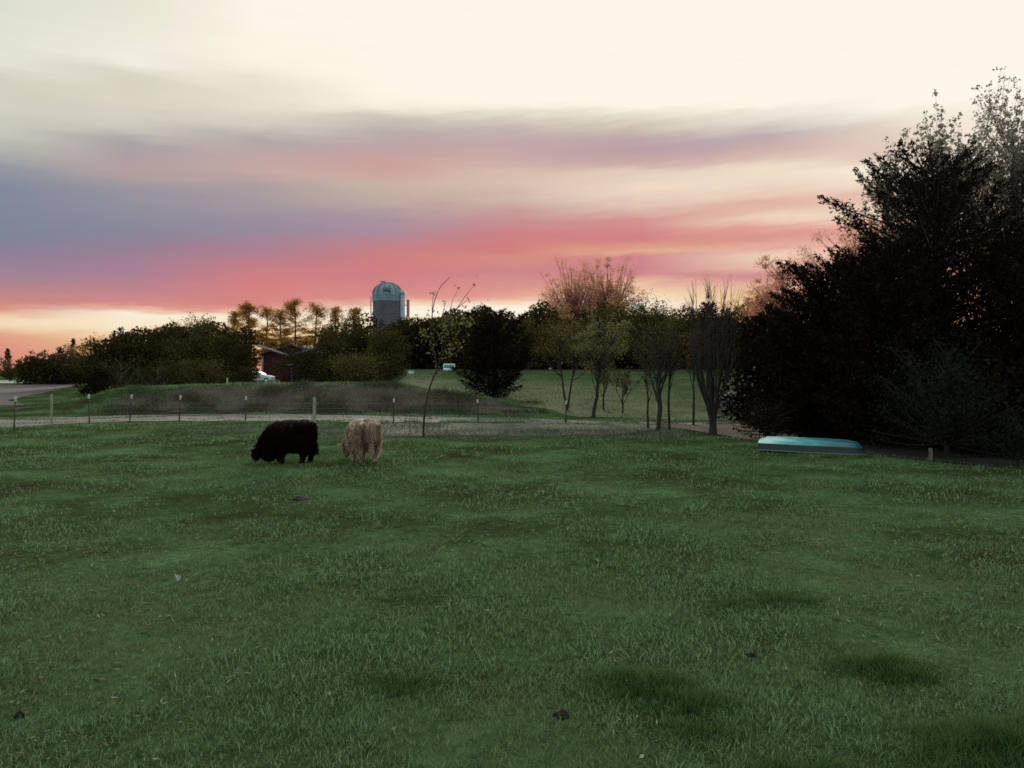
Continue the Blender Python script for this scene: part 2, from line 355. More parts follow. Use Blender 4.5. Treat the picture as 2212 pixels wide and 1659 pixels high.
drape('lawn', [(-10.2, 62), (-8.0, 52.5), (-3, 51.2), (2.0, 47), (3.4, 42.2), (8, 39.5), (14, 38.6), (40, 38.6)], [(-20, 125), (-15, 125), (-5, 125), (5, 125), (18, 125), (40, 125), (75, 125)], M['lawn'], .012, 140, 60, 0)
drape('ploughed_field', [(-34, 54), (-40.5, 62), (-54, 92), (-78, 140)], [(-75, 54), (-90, 62), (-130, 92), (-170, 140)], M['plough'], .02, 60, 30)
drape('far_road', [(-82, 155), (-175, 155)], [(-95, 196), (-205, 196)], M['road'], .03, 30, 12)
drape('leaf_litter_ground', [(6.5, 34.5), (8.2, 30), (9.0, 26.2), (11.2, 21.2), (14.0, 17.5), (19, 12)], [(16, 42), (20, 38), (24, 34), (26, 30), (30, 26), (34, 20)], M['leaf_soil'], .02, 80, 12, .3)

# ------------------------------------------------------------------ grass
def blades(P, h, wd, lean, rng, two=True):
    n = len(P)
    a = rng.uniform(0, 2 * math.pi, n); W = np.stack([np.cos(a), np.sin(a), 0 * a], -1) * (wd / 2)[:, None]
    b = rng.uniform(0, 2 * math.pi, n); Ld = np.stack([np.cos(b), np.sin(b), 0 * b], -1) * (h * lean)[:, None]
    up = np.zeros((n, 3)); up[:, 2] = h * np.sqrt(np.maximum(0.05, 1 - (0.8 * lean) ** 2))
    if two:
        m = P + Ld * .35 + up * .6; t = P + Ld + up
        V = np.stack([P - W, P + W, m - W * .75, m + W * .75, t - W * .12, t + W * .12], 1).reshape(-1, 3)
        k = np.arange(n)[:, None] * 6
        Q = np.concatenate([k + [[0, 1, 3, 2]], k + [[2, 3, 5, 4]]])
    else:
        t = P + Ld + up
        V = np.stack([P - W, P + W, t + W * .2, t - W * .2], 1).reshape(-1, 3); Q = np.arange(4 * n).reshape(-1, 4)
    return V, Q
def scatter(rng, y0, y1, dens, k=0.82, pad=2.4):
    """random points over the trapezoid of ground ahead of the camera"""
    A = (k * (y0 + y1) + 2 * pad) * (y1 - y0); n = int(A * dens)
    y = np.sqrt(rng.uniform(y0 ** 2, y1 ** 2, n)); x = rng.uniform(-1, 1, n) * (k * y + pad)
    return x, y
TUFTS = [(1380, 1490, .42, .14), (1480, 1530, .34, .12), (1900, 1450, .40, .15), (1960, 1470, .28, .10), (2130, 1620, .42, .19), (2230, 1600, .30, .16), (2060, 1660, .36, .10), (1690, 1300, .45, .08), (900, 1300, .5, .05), (870, 1490, .4, .07), (1590, 1310, .35, .06), (1750, 1690, .4, .09), (1500, 1590, .35, .07), (1690, 985, .30, .07), (1790, 989, .34, .08), (1868, 991, .28, .10)]
def build_grass():
    rng = np.random.default_rng(5)
    Vs, Qs, n0 = [], [], 0
    for y0, y1, dens, hs, ws, two in ((4.2, 6.5, 3600, .040, .0042, True), (6.5, 9.5, 2000, .045, .006, True), (9.5, 14, 800, .05, .010, False), (14, 22, 300, .055, .016, False), (22, 37.5, 100, .06, .028, False)):
        x, y = scatter(rng, y0, y1, dens)
        keep = (x < np.interp(y, [12, 17.5, 21.2, 26.2, 30, 34.5, 38], [19, 14.2, 11.4, 9.2, 8.2, 6.5, 5]) + rng.normal(0, .3, len(x)))
        pn = vnoise(x, y, .55, 2) * .4 + vnoise(x, y, 1.7, 9) * .4 + vnoise(x, y, .17, 4) * .35 + vnoise(x, y, .06, 14) * .3 * (y < 10)
        keep &= pn > .50 * rng.uniform(.6, 1.2, len(x))
        if y0 > 20: keep &= ~((y > 36.8) | ((y > 29.5) & (x > -6) & (rng.random(len(x)) < .8)))
        x, y, pn = x[keep], y[keep], pn[keep]
        P = np.stack([x, y, terrain(x, y) - .004], -1)
        h = hs * rng.uniform(.5, 1.25, len(x)) * (.45 + 1.15 * np.clip(pn, 0, 1.2))
        V, Q = blades(P, h, ws * rng.uniform(.6, 1.3, len(x)), rng.uniform(.2, 1.3, len(x)), rng, two)
        Vs.append(V); Qs.append(Q + n0); n0 += len(V)
    stuff(mesh_np('pasture_grass', np.concatenate(Vs), np.concatenate(Qs), M['grass']), 'short green pasture grass covering the whole foreground field', 'grass')
    # taller ungrazed clumps
    Vs, Qs, n0 = [], [], 0
    for dx, dy, r, hh in TUFTS:
        cx, cy = gp(dx, dy); n = int(4600 * r * r / .16)
        a = rng.uniform(0, 6.283, n); rr = r * 1.25 * rng.random(n) ** .62 * (1 + .35 * np.sin(3 * a + dx) + .2 * np.sin(5 * a))
        x = cx + rr * np.cos(a) * 1.25; y = cy + rr * np.sin(a) * .8
        P = np.stack([x, y, terrain(x, y) - .004], -1)
        h = hh * rng.uniform(.35, 1.25, n) * (1.1 - .85 * (rr / r) ** 1.5).clip(.2, 1.1)
        V, Q = blades(P, h, rng.uniform(.003, .006, n), rng.uniform(.15, .75, n), rng, True)
        Vs.append(V); Qs.append(Q + n0); n0 += len(V)
    stuff(mesh_np('tall_grass', np.concatenate(Vs), np.concatenate(Qs), M['grass_tall']), 'taller darker grass clumps left ungrazed in the lower right foreground', 'grass')
    # pale dead blades and crumbs of leaf lying in the turf
    Vs, Qs, n0 = [], [], 0
    x, y = scatter(rng, 4.2, 18, 120); k = vnoise(x, y, .9, 31) * .7 + vnoise(x, y, 3.1, 12) * .5 > .62
    x, y = x[k], y[k]; P = np.stack([x, y, terrain(x, y) + rng.uniform(.012, .035, len(x))], -1)
    D = rng.normal(size=(len(x), 3)); D[:, 2] *= .3
    V, Q = leaves(P, rng.uniform(.02, .075, len(x)), rng, D, .16)
    Vs.append(V); Qs.append(Q + n0); n0 += len(V)
    x, y = scatter(rng, 4.4, 13, 1.5); P = np.stack([x, y, terrain(x, y) + .03], -1)
    V, Q = leaves(P, rng.uniform(.015, .045, len(x)), rng, None, .7); Vs.append(V); Qs.append(Q + n0); n0 += len(V)
    stuff(mesh_np('dead_grass', np.concatenate(Vs), np.concatenate(Qs), M['litter']), 'pale dead blades and leaf crumbs scattered through the turf', 'dead grass')
build_grass()
def build_weeds():
    rng = np.random.default_rng(11)
    # bank slope: brown dead weeds, greener on the crest
    n = 60000; x = rng.uniform(-32, 7, n); y = rng.uniform(43.6, 51, n)
    cz = np.interp(x, CRX, CRZ); k = (cz > .12) & (rng.random(n) < .12 + .88 * sstep(-27, -20, x)) & (vnoise(x, y, 1.3, 5) > .25 * rng.random(n))
    x, y, cz = x[k], y[k], cz[k]
    P = np.stack([x, y, terrain(x, y) - .02], -1)
    h = (.08 + .55 * vnoise(x, y, 1.5, 6) ** 2.2) * rng.uniform(.4, 1.2, len(x)) * (.5 + .6 * np.clip(cz, 0, 1))
    V, Q = blades(P, h, rng.uniform(.012, .035, len(x)), rng.uniform(.2, 1.1, len(x)), rng, False)
    stuff(mesh_np('bank_weeds', V, Q, M['weed']), 'brown dead weeds covering the earth bank behind the gravel lane', 'weeds')
    n = 16000; x = rng.uniform(-31, 4, n); y = rng.normal(50.2, .7, n); k = np.interp(x, CRX, CRZ) > .3; x, y = x[k], y[k]
    P = np.stack([x, y, terrain(x, y) - .02], -1)
    V, Q = blades(P, rng.uniform(.06, .24, len(x)), rng.uniform(.015, .035, len(x)), rng.uniform(.1, .8, len(x)), rng, False)
    stuff(mesh_np('crest_grass', V, Q, M['grass']), 'fringe of green grass along the crest of the earth bank', 'grass')
    # rough greyish strip between the pasture and the lane, right of the cows, and a pale patch left of them
    n = 42000; x = rng.uniform(-15, 11.5, n); y = rng.uniform(28.2, 36.8, n)
    m = np.where(x > -7, vnoise(x, y, 2.3, 41) + sstep(27.5, 30, y) * .35, vnoise(x, y, 1.2, 42) - .25 + .35 * np.exp(-((x + 11.5) / 2.2) ** 2 - ((y - 32) / 2) ** 2))
    k = (m > .45 + .25 * rng.random(n)) & (x < 7); x, y = x[k], y[k]
    P = np.stack([x, y, terrain(x, y) - .01], -1)
    V, Q = blades(P, rng.uniform(.05, .22, len(x)) * (.5 + vnoise(x, y, .9, 3)) * np.where((x > -3) & (y > 32.5), .35, 1), rng.uniform(.012, .03, len(x)), rng.uniform(.3, 1.3, len(x)), rng, False)
    stuff(mesh_np('dry_grass', V, Q, M['dry_grass']), 'greyish dry grass between the pasture and the fence line', 'dry grass')
build_weeds()
def build_verge():
    rng = np.random.default_rng(23); n = 26000; t = rng.random(n); x = rng.uniform(-30, 14, n)
    fr = np.interp(x, [-24, -18, -14, -9, -5, 0, 5, 14], [31.5, 35.3, 37.5, 38.0, 37.6, 37.0, 36.4, 34.8]); bk = np.interp(x, [-24, -18, -14, -9, -5, 0, 5, 14], [39.0, 42.2, 43.7, 43.8, 42.3, 40, 38.5, 36])
    y = np.where(t < .5, fr + rng.normal(0, .35, n), np.where(t < .85, bk + rng.normal(0, .35, n), (fr + bk) / 2 + rng.normal(0, .25, n)))
    k = vnoise(x, y, .8, 61) > .42; x, y = x[k], y[k]; P = np.stack([x, y, terrain(x, y) + .01], -1)
    V, Q = blades(P, rng.uniform(.04, .16, len(x)), rng.uniform(.02, .04, len(x)), rng.uniform(.3, 1.2, len(x)), rng, False)
    stuff(mesh_np('verge_grass', V, Q, M['grass']), 'ragged grass along the edges and middle of the gravel lane', 'grass')
build_verge()
def build_lawn():
    rng = np.random.default_rng(19); n = 80000; y = rng.uniform(39.5, 97, n); x = rng.uniform(-16, 34, n)
    k = (x > -.16 * y - .5) & ((y > 44) | (x > 4)) & (np.interp(x, CRX, CRZ) < .3 + 2 * (y > 52)) & (vnoise(x, y, 2.6, 15) * .6 + vnoise(x, y, .8, 16) * .5 > .45 * rng.uniform(.7, 1.3, n)); x, y = x[k], y[k]
    P = np.stack([x, y, terrain(x, y) - .01], -1)
    V, Q = blades(P, rng.uniform(.03, .12, len(x)), rng.uniform(.03, .08, len(x)), rng.uniform(.3, 1.2, len(x)), rng, False)
    stuff(mesh_np('lawn_grass', V, Q, M['lawn_grass']), 'green grass of the rising lawn behind the lane', 'grass')
build_lawn()

# ------------------------------------------------------------------ trees
def limb(mb, a, b, r0, r1, rng, sag=0.12, k=5, n=5, up=0.15):
    a = np.array(a, float); b = np.array(b, float); L = np.linalg.norm(b - a)
    t = np.linspace(0, 1, n)[:, None]
    mid = (a + b) / 2 + rng.normal(size=3) * L * sag * .5; mid[2] -= L * up * .3
    P = (1 - t) ** 2 * a + 2 * t * (1 - t) * mid + t ** 2 * b
    mb.tube(P, np.linspace(r0, r1, n), k); return P
def finish(root, wood, bark, LV, LQ, mat, wname='trunk', cname='crown'):
    wood.build(wname, bark, root, True)
    if LV is not None: mesh_np(cname, LV, LQ, mat, root)

def broadleaf(root, h, w, Y, rng, mat, bark, cb=.25, dense=3.0, ncl=70, sparse_wood=True, leaf=None, lean=0.0, flat=1.0, trunks=1, tuft=.075, zmax=.78):
    wood = MB(); leaf = leaf or max(.07, Y * .0021)
    cbz = cb * h; zc = (cbz + h) / 2; hh = (h - cbz) / 2
    ph = rng.uniform(0, 6.28, 6)
    u = rng.normal(size=(ncl, 3)); u /= np.linalg.norm(u, axis=1)[:, None]
    r = rng.random(ncl) ** .42
    az = np.arctan2(u[:, 1], u[:, 0])
    lob = 1 + .22 * np.sin(2 * az + ph[0] + 3 * u[:, 2]) + .14 * np.sin(5 * az + ph[1]) + .12 * np.sin(4 * u[:, 2] * 2 + ph[2])
    Pc = u * (r * lob)[:, None] * np.array([w / 2, w / 2, hh]) * .93 + np.array([0, 0, zc])
    Pc[:, 0] += lean * (Pc[:, 2] / h); Pc[:, 2] = np.minimum(Pc[:, 2], h * .985)
    r0 = max(.05, .013 * h + .005 * w)
    bases = [np.zeros(3)]
    tops = [np.array([lean * .7, 0, h * .8])]
    if trunks > 1:
        tops = [np.array([(-1) ** k * w * .16 * (1 + k // 2), rng.normal() * .2, h * .75]) for k in range(trunks)]
    for tp in tops:
        t = np.linspace(0, 1, 9)[:, None]; wob = rng.normal(size=(9, 3)) * (.006 if trunks == 1 else .003) * h; wob[0] = 0; wob[:, 2] = 0
        e = t ** (.7 if trunks > 1 else 1)
        T = np.concatenate([e, e, t], 1) * tp + wob
        wood.tube(np.concatenate([[[0, 0, -.25]], T]), np.concatenate([[r0 * 1.35], np.linspace(r0 * 1.1, r0 * .25, 9) / (1 if trunks == 1 else 1.35)]), 8)
        for p in Pc:
            if trunks > 1 and (p[0] * tp[0] < 0): continue
            z0 = np.clip(p[2] - .7 * math.hypot(p[0], p[1]) - .05 * h, .12 * h, zmax * h)
            q = np.array([np.interp(z0, T[:, 2], T[:, 0]), np.interp(z0, T[:, 2], T[:, 1]), z0])
            limb(wood, q, p, r0 * .28, max(.012, r0 * .06), rng)
    n = int(dense * (math.pi / 4 * w * 2 * hh) / (leaf * leaf * .5))
    c = rng.integers(0, ncl, n); sg = w * tuft
    wc = rng.uniform(.55, 1.35, ncl)
    P = Pc[c] + rng.normal(size=(n, 3)) * np.array([sg, sg, sg * .75]) * wc[c][:, None]
    P = P[P[:, 2] > .05 * h]
    V, Q = leaves(P, leaf * rng.uniform(.6, 1.4, len(P)), rng, None, .62)
    finish(root, wood, bark, V, Q, mat)

def twiggy(root, h, w, Y, rng, mat, bark, fan=1.0, depth=3, stems=6, trunk=.35, bud=None, nb=5, thick=.012, budn=7, budmat=True):
    """bare or newly leafing tree: upswept branches ending in small buds"""
    wood = MB(); LP = []
    def grow(p, d, L, r, k):
        d = d / np.linalg.norm(d); n = 5; P = [p]; dd = d.copy()
        for i in range(n):
            dd = dd + rng.normal(size=3) * .09 + np.array([0, 0, .10]); dd /= np.linalg.norm(dd); P.append(P[-1] + dd * L / n)
        P = np.array(P); wood.tube(P, np.linspace(r, r * .35, n + 1), 5 if k else 3)
        if k == 0:
            for _ in range(budn): LP.append(P[rng.integers(2, n + 1)] + rng.normal(size=3) * L * .035)
            LP.append(P[-1]); return
        for _ in range(nb):
            i = rng.integers(2, n + 1); s = rng.normal(size=3) * .55 * fan; s[2] = abs(s[2]) * .4
            grow(P[i], dd * 1.0 + s, L * rng.uniform(.42, .7), r * .5, k - 1)
    r0 = max(.05, thick * h)
    T = np.array([[0, 0, -.25], [0, 0, 0], [rng.normal() * .008 * h, 0, h * trunk * .5], [0, 0, h * trunk]]); wood.tube(T, [r0 * 1.3, r0 * 1.1, r0, r0 * .8], 8)
    for s in range(stems):
        a = s * 2.399 + rng.random(); tilt = rng.uniform(.1, .75) * (w / h) * 1.1
        d = np.array([math.cos(a) * tilt, math.sin(a) * tilt, 1.0])
        grow(np.array([0, 0, h * trunk * rng.uniform(.6, 1.0)]), d, (h * (1 - trunk)) * .62, r0 * .5, depth - 1)
    LP = np.array(LP)
    Vw = np.concatenate(wood.V); top = max(Vw[:, 2].max(), LP[:, 2].max()); wid = np.percentile(np.abs(LP[:, 0]), 98) * 2
    sc = np.array([w / max(wid, .1), w / max(wid, .1), h / top])
    def warp(P):
        f = np.clip((P[:, 2:3] - 0) / (h * .5), 0, 1); s = 1 + (sc - 1) * np.concatenate([f, f, np.ones_like(f)], 1); return P * s
    wood.V = [warp(v) for v in wood.V]
    LP = warp(LP); leaf = bud or max(.05, Y * .0020)
    V, Q = leaves(LP, leaf * rng.uniform(.6, 1.4, len(LP)), rng, None, .6)
    finish(root, wood, bark, V, Q, mat)

def conifer(root, h, w, Y, rng, mat, bark, cb=.04, elev=.25, dense=4.0, round_=1.0, leaf=None, droop=0.0, nbr=None, spike=1.0, aspect=.34, profile=None, lean=(0, 0), jag=(.6, 1.12), fat=.26):
    """evergreen: branches with sprays that taper to a point"""
    wood = MB(); r0 = .014 * h + .03; leaf = leaf or max(.11, Y * .0034)
    lx = np.array([lean[0], lean[1], 0.])
    wood.tube([[0, 0, -.25], [0, 0, h * .3] + lx * .15, [0, 0, h * .7] + lx * .6, [0, 0, h * .98] + lx], [r0 * 1.2, r0, r0 * .55, .02], 8)
    nbr = nbr or int(60 + 6 * h)
    u = (np.arange(nbr) + rng.random(nbr)) / nbr; u = cb + (1 - cb) * u
    prof = profile or (lambda q: (1 - q) ** .75 * (.55 + .45 * np.minimum(1, q / .18)) if round_ < 1 else np.sqrt(np.maximum(0, 1 - ((q - .38) / .64) ** 2)))
    Lb = w / 2 * prof(u) * rng.uniform(jag[0], jag[1], nbr) + .15
    n = int(dense * (w * h * .6) / (leaf * leaf * aspect * .5))
    per = np.maximum(6, (n * Lb ** 1.5 / (Lb ** 1.5).sum())).astype(int)
    Ps, Ds = [], []
    for i in range(nbr):
        a = i * 2.399963 + rng.normal() * .3
        el = elev + rng.normal() * .14 + .55 * max(0, u[i] - .55)
        d = np.array([math.cos(a) * math.cos(el), math.sin(a) * math.cos(el), math.sin(el)])
        z0 = u[i] * h * .97 - Lb[i] * math.sin(el) * .5
        z0 = max(.12, z0); b = np.array([0, 0, z0]) + lx * (z0 / h) ** 1.5
        t = np.linspace(0, 1, 5)[:, None]
        curve = lambda tt: b + d * Lb[i] * tt + np.array([0, 0, 1.]) * (tt ** 2 * Lb[i] * (.22 * spike - droop))
        wood.tube(curve(t), np.linspace(max(.012, r0 * .3), .008, 5), 4)
        m = per[i]; tt = rng.random(m) ** .7
        wdt = (fat * Lb[i] * (1 - tt) ** .8 + .05)[:, None]
        P = curve(tt[:, None]) + rng.normal(size=(m, 3)) * wdt * np.array([.8, .8, .45])
        tip = d + np.array([0, 0, .44 * spike - 2 * droop]) * tt[:, None]
        Ps.append(P); Ds.append(tip / np.linalg.norm(tip, axis=1)[:, None])
    P = np.concatenate(Ps); D = np.concatenate(Ds); k = P[:, 2] > .04; P, D = P[k], D[k]
    V, Q = leaves(P, leaf * rng.uniform(.6, 1.4, len(P)), rng, D, aspect, 1.3)
    finish(root, wood, bark, V, Q, mat)

def pine(root, h, w, Y, rng, mat, bark, cb=.22, head=1.0):
    """tall pine with open uneven boughs and a ragged tuft on top"""
    wood = MB(); r0 = .011 * h + .04; leaf = max(.15, Y * .0016)
    T = np.array([[0, 0, -.25], [rng.normal() * .12, 0, h * .4], [rng.normal() * .2, 0, h * .75], [rng.normal() * .2, 0, h * .97]])
    wood.tube(T, [r0 * 1.1, r0 * .9, r0 * .6, .03], 7)
    Ps = []
    for i in range(80):
        u = cb + (.93 - cb) * (i + rng.random()) / 80; q = (u - cb) / (1 - cb)
        if .45 < q < .72 and rng.random() < .45: continue
        a = rng.uniform(0, 6.28); L = w / 2 * (1.3 if q < .5 else 1.5 * (1.02 - q) ** .8) * rng.uniform(.35, 1.25)
        p0 = np.array([np.interp(u * h, T[:, 2], T[:, 0]), 0, u * h])
        d = np.array([math.cos(a), math.sin(a), rng.uniform(-.2, .25) + .9 * q ** 3])
        wood.tube([p0, p0 + d * L * .5, p0 + d * L + np.array([0, 0, .12 * L])], [r0 * .24, r0 * .15, .02], 4)
        for s in (.4, .6, .8, 1.0):
            if rng.random() < .25: continue
            c = p0 + d * L * s + rng.normal(size=3) * np.array([.25, .25, .12]); m = int((70 if q < .6 else 44 * head) * rng.uniform(.5, 1.3)); k = rng.uniform(.7, 1.3)
            Ps.append(c + rng.normal(size=(m, 3)) * np.array([.44, .44, .15 if q < .6 else .26]) * k)
    P = np.concatenate(Ps); P = P[P[:, 2] < h + .15]
    V, Q = leaves(P, leaf * rng.uniform(.6, 1.5, len(P)), rng, None, .45)
    finish(root, wood, bark, V, Q, mat)

def vase(root, h, w, Y, rng, mat, bark, stems=34):
    """many upright stems splaying from one foot"""
    wood = MB(); LP = []
    for s in range(stems):
        a = rng.uniform(0, 6.28); sp = w / 2 * rng.uniform(.1, 1) ** .7; H = h * rng.uniform(.66, 1.0)
        t = np.linspace(0, 1, 9); rad = .10 + sp * (sstep(.08, .62, t) * .9 + .1 * t)
        P = np.stack([np.cos(a) * rad * np.minimum(1, t * 8 + .3), np.sin(a) * rad * np.minimum(1, t * 8 + .3), t * H - .2 * (t == 0)], -1)
        P += rng.normal(size=P.shape) * .05 * t[:, None]
        wood.tube(P, np.interp(t, [0, .3, .6, 1], [.050, .036, .018, .004]) * rng.uniform(.6, 1.1), 5)
        for _ in range(16):
            i = rng.integers(3, 8); d = np.array([math.cos(a) * .25, math.sin(a) * .25, 1]) + rng.normal(size=3) * .22; L = rng.uniform(.4, 1.0)
            q = P[i]; wood.tube([q, q + d * L * .5, q + d * L + rng.normal(size=3) * .05], [.009, .007, .003], 3)
            for _ in range(3): LP.append(q + d * L * rng.uniform(.3, 1) + rng.normal(size=3) * .03)
    wood.tube([[0, 0, -.2], [0, 0, .25], [0, 0, .8]], [.2, .15, .10], 8)
    V, Q = leaves(np.array(LP), rng.uniform(.03, .055, len(LP)), rng, None, .5)
    finish(root, wood, bark, V, Q, mat)

def tree(name, label, cat, dx, Y, top, wpx, gen, mat, bark='bark', group=None, seed=None, **kw):
    x = PX(dx, Y); z = tz(x, Y)
    root = thing(name, label, cat, (x, Y, z), 0, group)
    rng = np.random.default_rng(seed if seed is not None else int(dx * 7 + Y * 13))
    h = PZ(top, Y) - z; w = wpx / F * Y
    gen(root, h, w, Y, rng, M[mat], M[bark], **kw)
    return root

G1 = 'trees of the wood behind the farm'
# --- far left
tree('spruce_tree', 'small pointed spruce farthest left on the horizon', 'tree', 17, 230, 752, 34, conifer, 'olive', dense=3, round_=.5, seed=3)
tree('round_tree', 'pale round tree at the left edge of the picture, beside the pointed spruce', 'tree', -6, 225, 769, 46, broadleaf, 'olive', cb=.05, ncl=40)
tree('round_tree', 'pale round tree just right of the farthest left spruce', 'tree', 40, 228, 771, 34, broadleaf, 'olive', cb=.05, ncl=40)
tree('field_shrub', 'dark rounded shrub at the far field edge, left of its twin', 'shrub', 21, 175, 786, 34, broadleaf, 'dark_green', cb=.02, ncl=40, dense=4)
tree('field_shrub', 'dark rounded shrub at the far field edge, right of its twin', 'shrub', 52, 172, 788, 30, broadleaf, 'dark_green', cb=.02, ncl=40, dense=4)
tree('round_tree', 'pale rounded tree at the left end of the long wood', 'tree', 72, 200, 759, 38, broadleaf, 'olive', cb=.05, ncl=40, group=G1)
tree('round_tree', 'paired pale tree top beside the left end of the wood', 'tree', 94, 205, 757, 30, broadleaf, 'olive', cb=.05, ncl=40, group=G1)
tree('bushy_tree', 'first dark bushy tree at the left end of the wood', 'tree', 112, 155, 752, 56, broadleaf, 'dark_green', cb=.02, ncl=60, dense=4, group=G1)
tree('bushy_tree', 'dark bushy tree under the small spire at the left of the wood', 'tree', 150, 150, 742, 62, broadleaf, 'mid_green', cb=.02, ncl=60, dense=4, group=G1)
tree('spruce_tree', 'little spire of a spruce poking above the left wood', 'tree', 158, 165, 729, 26, conifer, 'dark_green', dense=3, round_=.5)
tree('bushy_tree', 'broad dark tree left of the two close conifers', 'tree', 198, 135, 739, 78, broadleaf, 'mid_green', cb=.02, ncl=70, dense=4, group=G1)
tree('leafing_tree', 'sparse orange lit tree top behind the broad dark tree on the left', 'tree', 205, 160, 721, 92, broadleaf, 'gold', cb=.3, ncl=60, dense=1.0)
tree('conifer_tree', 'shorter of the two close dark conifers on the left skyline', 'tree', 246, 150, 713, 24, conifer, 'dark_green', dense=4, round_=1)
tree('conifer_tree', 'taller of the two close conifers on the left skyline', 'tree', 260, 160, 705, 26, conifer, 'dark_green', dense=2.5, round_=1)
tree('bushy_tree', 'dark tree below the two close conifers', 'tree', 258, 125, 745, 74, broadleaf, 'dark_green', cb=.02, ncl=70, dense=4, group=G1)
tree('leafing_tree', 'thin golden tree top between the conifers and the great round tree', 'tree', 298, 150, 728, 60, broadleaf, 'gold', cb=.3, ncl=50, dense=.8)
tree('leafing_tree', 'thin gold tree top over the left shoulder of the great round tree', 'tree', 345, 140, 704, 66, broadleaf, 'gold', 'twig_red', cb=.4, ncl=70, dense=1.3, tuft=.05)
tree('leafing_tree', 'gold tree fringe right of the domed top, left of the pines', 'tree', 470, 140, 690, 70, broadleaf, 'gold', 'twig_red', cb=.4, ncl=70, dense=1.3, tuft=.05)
tree('leafing_tree', 'low gold tree fringe left of the two close conifers', 'tree', 180, 165, 731, 50, broadleaf, 'gold', 'twig_red', cb=.4, ncl=50, dense=1.3, tuft=.06)
tree('bushy_tree', 'dark tree left of the great round tree, its top lower', 'tree', 315, 118, 731, 84, broadleaf, 'mid_green', cb=.02, ncl=80, dense=4, group=G1)
tree('leafing_tree', 'thin upright twigs sticking out above the great round tree', 'tree', 402, 130, 674, 96, twiggy, 'gold', 'twig_red', trunk=.5, stems=6, nb=4)
tree('round_tree', 'left half of the great round dark tree mass left of the barn', 'tree', 368, 105, 703, 104, broadleaf, 'dark_green', cb=.02, ncl=110, dense=4.5)
tree('round_tree', 'great round dark tree with the domed top left of the pines', 'tree', 432, 100, 692, 132, broadleaf, 'mid_green', cb=.02, ncl=130, dense=4.5, flat=1)
tree('round_tree', 'dark round tree sloping down toward the red barn', 'tree', 492, 96, 716, 82, broadleaf, 'dark_green', cb=.02, ncl=80, dense=4.5)
tree('spruce_tree', 'dark low pointed evergreen hiding the left corner of the barn', 'tree', 524, 92, 744, 70, conifer, 'dark_green', dense=5, round_=1)
tree('brush_tree', 'brown brushy tree standing on the bank behind the juniper', 'tree', 262, 70, 772, 118, broadleaf, 'dark_green', 'bark_grey', cb=.08, ncl=60, dense=2.2)
tree('brush_tree', 'grey stemmed scrubby tree on the bank left of the round trees', 'tree', 340, 72, 778, 110, broadleaf, 'dark_green', 'bark_grey', cb=.1, ncl=70, dense=2.6)
tree('brush_tree', 'low dark scrub tree at the foot of the great round tree', 'tree', 440, 76, 768, 110, broadleaf, 'mid_green', cb=.02, ncl=80, dense=4)
tree('brush_tree', 'low dark scrub tree beside the white car', 'tree', 528, 74, 786, 62, broadleaf, 'dark_green', cb=.02, ncl=60, dense=4)
tree('juniper_bush', 'black juniper bush alone at the left end of the bank', 'shrub', 207, 58, 792, 78, broadleaf, 'cedar', cb=.0, ncl=70, dense=6, tuft=.09)
# --- pines behind the barn
for i, (dx, dy, Y, w, lab) in enumerate([
    (505, 668, 152, 60, 'leftmost and lowest pine of the row behind the barn'),
    (541, 650, 146, 84, 'dark topped pine above the left corner of the barn'),
    (573, 656, 149, 66, 'pine above the left roof slope of the barn'),
    (608, 662, 147, 72, 'shorter pine above the barn ridge'),
    (637, 644, 145, 86, 'tallest pine of the row with the blackest top'),
    (680, 652, 148, 78, 'pine standing right of the barn roof'),
    (724, 657, 154, 62, 'narrow pine left of the last one, near the silo'),
    (767, 659, 150, 62, 'pine closest to the silo, right end of the row')]):
    tree('pine_tree', lab, 'pine tree', dx, Y, dy, w, pine, 'pine', group='pines behind the barn', cb=.2, seed=100 + i, head=1.6 if i in (1, 4) else 1.0)
# --- dark mass right of the barn, under the silo
tree('brush_tree', 'dark shrubby tree growing across the front of the red barn', 'tree', 650, 92, 742, 128, broadleaf, 'dark_green', cb=.02, ncl=90, dense=4.5)
tree('round_tree', 'tall dark tree at the right end of the barn', 'tree', 728, 100, 697, 92, broadleaf, 'mid_green', cb=.02, ncl=110, dense=4.5)
tree('round_tree', 'dark tree left of the silo with leafy olive top', 'tree', 772, 104, 690, 92, broadleaf, 'dark_green', cb=.02, ncl=100, dense=4.5)
tree('round_tree', 'dark tree directly in front of the silo foot', 'tree', 838, 98, 699, 96, broadleaf, 'mid_green', cb=.02, ncl=110, dense=4.5)
tree('brush_tree', 'olive brush tree low at the bank left of the lawn', 'tree', 770, 76, 756, 130, broadleaf, 'olive', cb=.02, ncl=90, dense=3.0)
tree('brush_tree', 'low dark brush tree at the left edge of the lawn', 'tree', 840, 80, 770, 80, broadleaf, 'dark_green', cb=.02, ncl=70, dense=4)
tree('conifer_tree', 'black evergreen mass behind the young leaning tree', 'tree', 940, 112, 706, 150, conifer, 'cedar', dense=6, round_=1)
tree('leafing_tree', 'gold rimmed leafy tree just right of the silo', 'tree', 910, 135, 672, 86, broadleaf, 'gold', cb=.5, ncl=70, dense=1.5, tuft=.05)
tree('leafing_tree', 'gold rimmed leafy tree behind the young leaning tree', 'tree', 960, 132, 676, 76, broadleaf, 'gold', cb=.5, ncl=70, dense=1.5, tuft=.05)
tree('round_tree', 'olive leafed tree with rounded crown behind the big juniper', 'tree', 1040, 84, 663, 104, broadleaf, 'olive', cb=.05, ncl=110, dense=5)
tree('leafing_tree', 'gold backlit tree right behind the big juniper', 'tree', 1100, 125, 674, 96, broadleaf, 'gold', cb=.5, ncl=70, dense=1.5, tuft=.05)
